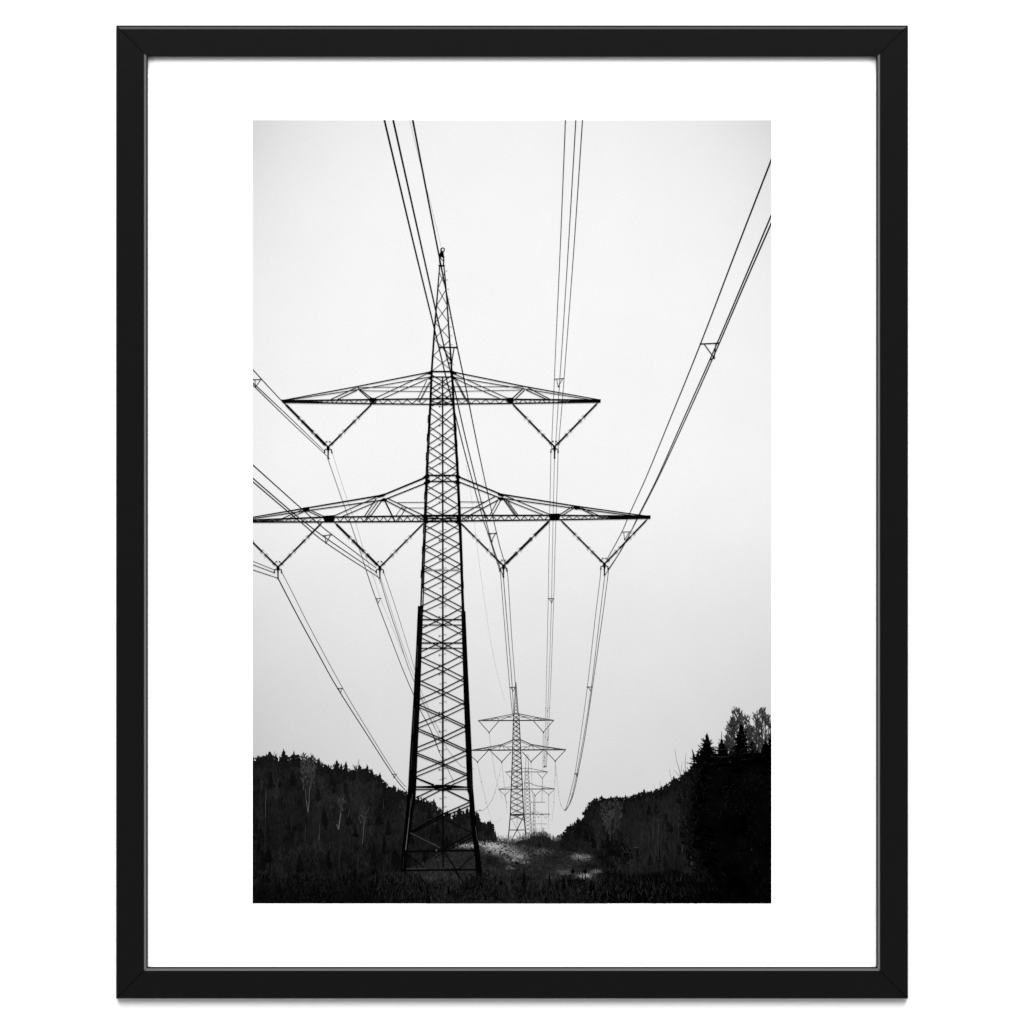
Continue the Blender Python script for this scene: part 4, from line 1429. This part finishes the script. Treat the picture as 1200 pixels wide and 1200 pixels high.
for a, b_, w in (((503, 436.6), (438.5, 467)), ((504, 442.6), (446, 468)), ((531, 437.5), (597, 467)), ((533, 443.4), (588, 468))) and \
        [((503, 436.6), (438.5, 467), 0.85), ((504, 442.6), (446, 468), 0.9), ((531, 437.5), (596.5, 467.4), 0.85), ((533, 443.4), (588, 468), 0.9),
         ((504, 453), (419, 454), 0.75), ((503.6, 458.7), (422, 457.8), 0.7), ((532, 453), (613, 453.2), 0.75), ((532, 458.6), (612, 457), 0.7),
         ((500, 446), (488.6, 469), 0.75), ((505, 446), (491.6, 471), 0.8), ((503, 447), (490.8, 471), 0.4),
         ((533, 445), (545, 468), 0.75), ((534, 443.5), (548, 472), 0.8), ((535.5, 446), (549, 472), 0.4),
         ((418, 454), (388, 467.8), 1.0), ((418.6, 457), (395.5, 468), 1.0), ((419, 454), (436, 467), 1.1), ((421, 457), (433.4, 468), 1.0),
         ((613.6, 454.6), (600.4, 466.6), 1.1), ((615, 456.8), (604.4, 467), 1.0), ((618.5, 454), (647, 469), 1.0), ((616.6, 456.8), (642, 468.6), 1.0)]:
    seg(a, b_, w, 26)
p.poly([(433.5, 466), (441, 466.4), (442, 469.5), (440, 472.8), (435, 473), (432.5, 469.6)], 5)
p.poly([(594.4, 466), (601, 466), (602.4, 469.5), (600.6, 472.8), (596.4, 472.4), (593.6, 469)], 5)
for q in ([(499.8, 437.8), (503.5, 434.8), (506, 434.4), (506, 438.4), (502, 438.6)], [(501.5, 443.8), (504, 441), (506, 440.6), (506, 445)],
          [(535.4, 438), (532, 434.8), (528.6, 434.2), (529, 438.4), (533, 438.8)], [(535.6, 444.2), (532.4, 441), (529, 440.8), (529.6, 445)]):
    p.poly(q, 4)

# lower arm, chords
p.line([(294, 609.4), (380, 606), (498, 604.3)], 1.7, 1.7, 8)
p.line([(294, 611.6), (400, 611.4), (498, 610.9)], 1.6, 1.6, 8)
p.line([(294, 610.3), (330, 609.8)], 2.4, 0.8, 14)
p.line([(538, 604), (650, 603.8), (761.8, 604.8)], 1.7, 1.6, 8)
p.line([(538, 610.4), (650, 609), (761.8, 607.2)], 1.6, 1.4, 8)
p.poly([(762.4, 603.9), (745, 603.7), (722, 604.2), (722, 608), (745, 607.9), (762.2, 607.7)], 4)
p.line([(700, 606.2), (724, 606)], 0.6, 3.0, 10)
p.line([(496, 604.2), (540, 604)], 2.1, 2.1, 4)
p.line([(496, 610.9), (540, 610.5)], 2.2, 2.2, 4)
chord_lattice(300, 376, lambda x: 608.4, lambda x: 611.2, 9, 50, 0.7)
chord_lattice(394, 496, lambda x: 605.2, lambda x: 611, 9, 30)
chord_lattice(541, 642, lambda x: 604.8, lambda x: 609.6, 9, 40)
chord_lattice(658, 712, lambda x: 605, lambda x: 608.4, 9, 60, 0.7)
p.line([(501, 558.4), (449, 580), (358, 595.4), (294, 606.4)], 1.9, 1.2, 7)
p.line([(502, 564.8), (450, 585.6), (358, 598.6), (294, 608)], 1.4, 1.0, 14)
p.line([(537, 558.4), (587, 579), (675, 593), (760, 605)], 1.7, 1.2, 7)
p.line([(538, 564.6), (586, 583.4), (675, 595.8), (752, 605.6)], 1.3, 1.0, 14)
for a, b_, w in [((354, 597.4), (329.6, 608), 0.9), ((357, 599), (336.4, 608.4), 0.9), ((361, 596.4), (379.4, 605), 0.95), ((361, 598.8), (376.6, 606), 0.9),
                 ((442, 582), (391.5, 604.4), 1.0), ((440, 588.4), (399, 606), 1.0), ((441, 584), (426.6, 605.6), 1.0), ((444, 586), (429, 606.5), 0.8), ((447, 587), (433.4, 606), 1.0),
                 ((451, 586.5), (463, 611), 1.5), ((454, 583.8), (495.5, 603.4), 1.05), ((452.6, 586.6), (497, 609.4), 1.15),
                 ((466, 588.7), (499, 588.5), 0.75), ((471, 595.2), (498.6, 595.2), 0.65), ((471.6, 593), (464, 604), 0.55), ((475, 596), (466, 611), 0.8), ((434, 603), (428.5, 611), 0.9),
                 ((538.5, 588), (568, 588.2), 0.75), ((538.8, 595), (564.5, 594.4), 0.7), ((581, 581.2), (540, 603.4), 1.05), ((584, 585.6), (541, 608.8), 1.15),
                 ((583.3, 586), (573.4, 604.5), 0.8), ((586.7, 586), (576.6, 605), 0.8), ((589.3, 584), (604, 604.5), 1.1), ((591.3, 584.3), (606, 605), 0.8), ((593.6, 585), (608, 604.8), 0.9),
                 ((592, 580.8), (644, 602.6), 1.0), ((593.3, 586), (639, 604.2), 1.0), ((671, 593.4), (656, 602.8), 1.0), ((672, 595.6), (658.6, 604), 0.9),
                 ((679, 595.2), (697.4, 604.6), 1.0), ((681, 594.8), (703.6, 604.8), 1.0),
                 ((564, 595), (570, 606), 0.6), ((566, 596), (572, 608), 0.6), ((549, 605), (549.5, 610), 0.7), ((554, 605), (552, 610), 0.8)]:
    seg(a, b_, w, 20)
for q in ([(379.6, 604.4), (391.8, 603.6), (392.6, 607), (391.4, 610.8), (381, 611.2), (379, 608)],
          [(643.8, 602), (655.6, 601.6), (656.4, 605), (655.4, 608.8), (645, 608.8), (643, 605.4)],
          [(355, 594.8), (362, 593.8), (362.6, 597.6), (359.6, 599.8), (355.6, 599)],
          [(671.8, 592), (679.6, 592.8), (680, 596.6), (675, 597), (671.6, 595.4)],
          [(440.8, 581.6), (446, 579.4), (451.4, 578), (452, 580), (449, 581.8), (443, 583)], [(443.4, 586.6), (450, 583.4), (454, 584.6), (452, 587.4), (446, 587.4)],
          [(582.6, 578), (588, 578.2), (593.4, 580), (589, 582), (584.4, 580.6)], [(582.6, 583.6), (589, 582.4), (592.6, 585), (586, 586.6)],
          [(495, 559.6), (499.6, 555.6), (502.6, 555), (503.4, 560.4), (498, 560.2)], [(496, 566), (500.6, 562), (503.6, 561.4), (504.4, 565), (501.4, 567.6)],
          [(540.6, 559.4), (537.4, 555.8), (533.6, 556), (534, 560.6), (537, 561)], [(540.8, 566), (536.4, 562), (533.4, 563), (534.4, 567.2)],
          [(495.5, 603), (501.4, 603), (501.4, 612.8), (496.6, 612.6)], [(534.6, 603), (540, 603), (540, 612.4), (535.6, 612.8)]):
    p.poly(q, 4)
pyl = p.build("printed_pylon", sheet, "tall black lattice pylon with two crossarms printed in the foreground")


# brush growing up over the pylon's feet
kb = Ink(9)
for i in range(620):
    foot = random.choice((471, 471, 564, 564, 520))
    x = foot + random.gauss(0, 9 if foot != 520 else 32)
    y = random.uniform(1026, 1054) if foot != 520 else random.uniform(1032, 1054)
    L = random.uniform(3, 11)
    a = math.radians(random.gauss(90, 24))
    kb.line([(x, y), (x + L * math.cos(a), y - L * math.sin(a) * 0.8)], random.uniform(0.5, 1.1), 0.4, random.choice((4, 8, 12, 16, 22, 30, 42)))
kb.build("printed_scrub", sheet, "tangled stalks printed across the tall pylon's feet")

# ---------------------------------------------------------------- insulators
def string(k, a, b_, w, rings=(0.36, 0.68)):
    dx_, dy_ = b_[0] - a[0], b_[1] - a[1]
    d = math.hypot(dx_, dy_)
    ux, uy = dx_ / d, dy_ / d
    nx, ny = -uy, ux

    def at(t, o=0.0):
        return (a[0] + dx_ * t + nx * o, a[1] + dy_ * t + ny * o)
    k.line([at(-0.01), at(1)], 0.9, 0.9, 20)
    cuts = [0.03, rings[0] - 0.025, rings[0] + 0.03, rings[1] - 0.025, rings[1] + 0.03, 0.96]
    for i in range(0, 6, 2):
        k.line([at(cuts[i]), at(cuts[i + 1])], w, w, 6)
        # sheds: the string's edge is finely notched
        n = int(d * (cuts[i + 1] - cuts[i]) / 1.3)
        for j in range(n):
            t = cuts[i] + (cuts[i + 1] - cuts[i]) * (j + 0.5) / n
            k.line([at(t, -w * 0.62), at(t, w * 0.62)], 0.55, 0.55, 30)
    for r in rings:
        for o in (-2.1, 2.1):
            for s in (-0.055, 0.03):
                k.line([at(r + s, o * 0.75), at(r + s + 0.02, o), at(r + s + 0.05, o)], 0.4, 0.4, 150)


def yoke(k, cx, cy):
    for a0, a1 in ((200, 232), (246, 262), (278, 294), (308, 340)):
        k.ring(cx, cy - 1.6, 4.4, 0.8, 60, a0, a1, 4)
    for s in (-1, 1):
        k.line([(cx + s * 6.4, cy - 3.0), (cx + s * 3.6, cy - 3.4), (cx + s * 4.6, cy - 1.6)], 0.8, 0.6, 50)
        k.dot(cx + s * 2.1, cy - 6.2, 0.7, 45)
        k.line([(cx, cy), (cx + s * 3, cy - 3)], 1.1, 1.4, 8)
        k.line([(cx, cy + 3.4), (cx + s * 2.6, cy + 2.8), (cx + s * 4.2, cy + 3.8), (cx + s * 4.3, cy + 7)], 1.2, 1.0, 10)
        k.dot(cx + s * 4.2, cy + 6.4, 1.0, 6)
    k.line([(cx, cy - 0.6), (cx, cy + 13)], 2.1, 1.2, 5)
    k.poly([(cx - 1.8, cy), (cx + 1.8, cy), (cx + 1.6, cy + 3), (cx + 0.9, cy + 4.6), (cx - 0.9, cy + 4.6), (cx - 1.6, cy + 3)], 4)
    k.dot(cx, cy + 13.2, 1.1, 12)


for a, b_, c, w1_, w2_, lab in (
        ((334, 473), (436.4, 472.6), (384.6, 523.4), 2.3, 1.7, "V shaped insulator printed under the upper arm's left end"),
        ((600.4, 473), (700.6, 471.8), (649.8, 523), 1.8, 1.8, "V shaped insulator printed under the upper arm's right end"),
        ((274, 613.5), (377.6, 612), (325.8, 664), 1.7, 1.6, "V shaped insulator printed at the left edge, cut by the margin"),
        ((392.6, 612.6), (497.4, 612), (445.2, 664), 2.3, 1.5, "V shaped insulator printed left of the tall pylon"),
        ((539.4, 612.2), (644.4, 609.6), (590, 662.4), 1.6, 2.5, "V shaped insulator printed right of the tall pylon"),
        ((657.2, 609.4), (758.6, 608.2), (708.3, 660.2), 1.6, 1.6, "V shaped insulator printed under the lower arm's right end")):
    k = Ink(9)
    string(k, a, (c[0] - 0.6, c[1]), w1_)
    string(k, b_, (c[0] + 0.6, c[1]), w2_)
    yoke(k, *c)
    k.build("printed_insulator", sheet, lab)

# ---------------------------------------------------------------- light
world = bpy.data.worlds.new("World")
scene.world = world
world.use_nodes = True
bg = world.node_tree.nodes["Background"]
bg.inputs[0].default_value = (1, 1, 1, 1)
bg.inputs[1].default_value = 0.16


def area(name, loc, target, sx, sy, energy):
    l = bpy.data.lights.new(name, 'AREA')
    l.shape = 'RECTANGLE'
    l.size, l.size_y = sx, sy
    l.energy = energy
    o = bpy.data.objects.new(name, l)
    o.location = loc
    o.rotation_euler = (Vector(target) - Vector(loc)).to_track_quat('-Z', 'Y').to_euler()
    COL.objects.link(o)
    return o


# wide softbox high in front of the wall
area("softbox_lamp", (0, -5.0, 2.62), (0, 0, 0), 4.2, 3.0, 435)
# a second one higher up, for the soft tail of the shadows
area("top_lamp", (0, -3.0, 4.2), (0, 0, 0), 3.2, 1.4, 290)
# two narrow strip lamps added far out sideways to brighten the inner chamfers
area("chamfer_strip_lamp", (-3.35, -5.2, 0), (0, 0, 0), 0.75, 2.3, 58)
area("chamfer_strip_lamp", (3.35, -5.2, 0), (0, 0, 0), 0.75, 2.3, 58)

# ---------------------------------------------------------------- camera
cam = bpy.data.cameras.new("camera")
cam.sensor_width = 36
cam.sensor_fit = 'HORIZONTAL'
cam.lens = 36 * CAM / (1200 * S)
cam.clip_start = 0.1
cam.clip_end = 100
co = bpy.data.objects.new("camera", cam)
co.location = (0, FRONT - CAM, 0)
co.rotation_euler = (math.radians(90), 0, 0)
COL.objects.link(co)
scene.camera = co
scene.view_settings.view_transform = 'Standard'
scene.view_settings.look = 'None'
scene.view_settings.exposure = 0
scene.view_settings.gamma = 1
scene.view_settings.use_curve_mapping = False
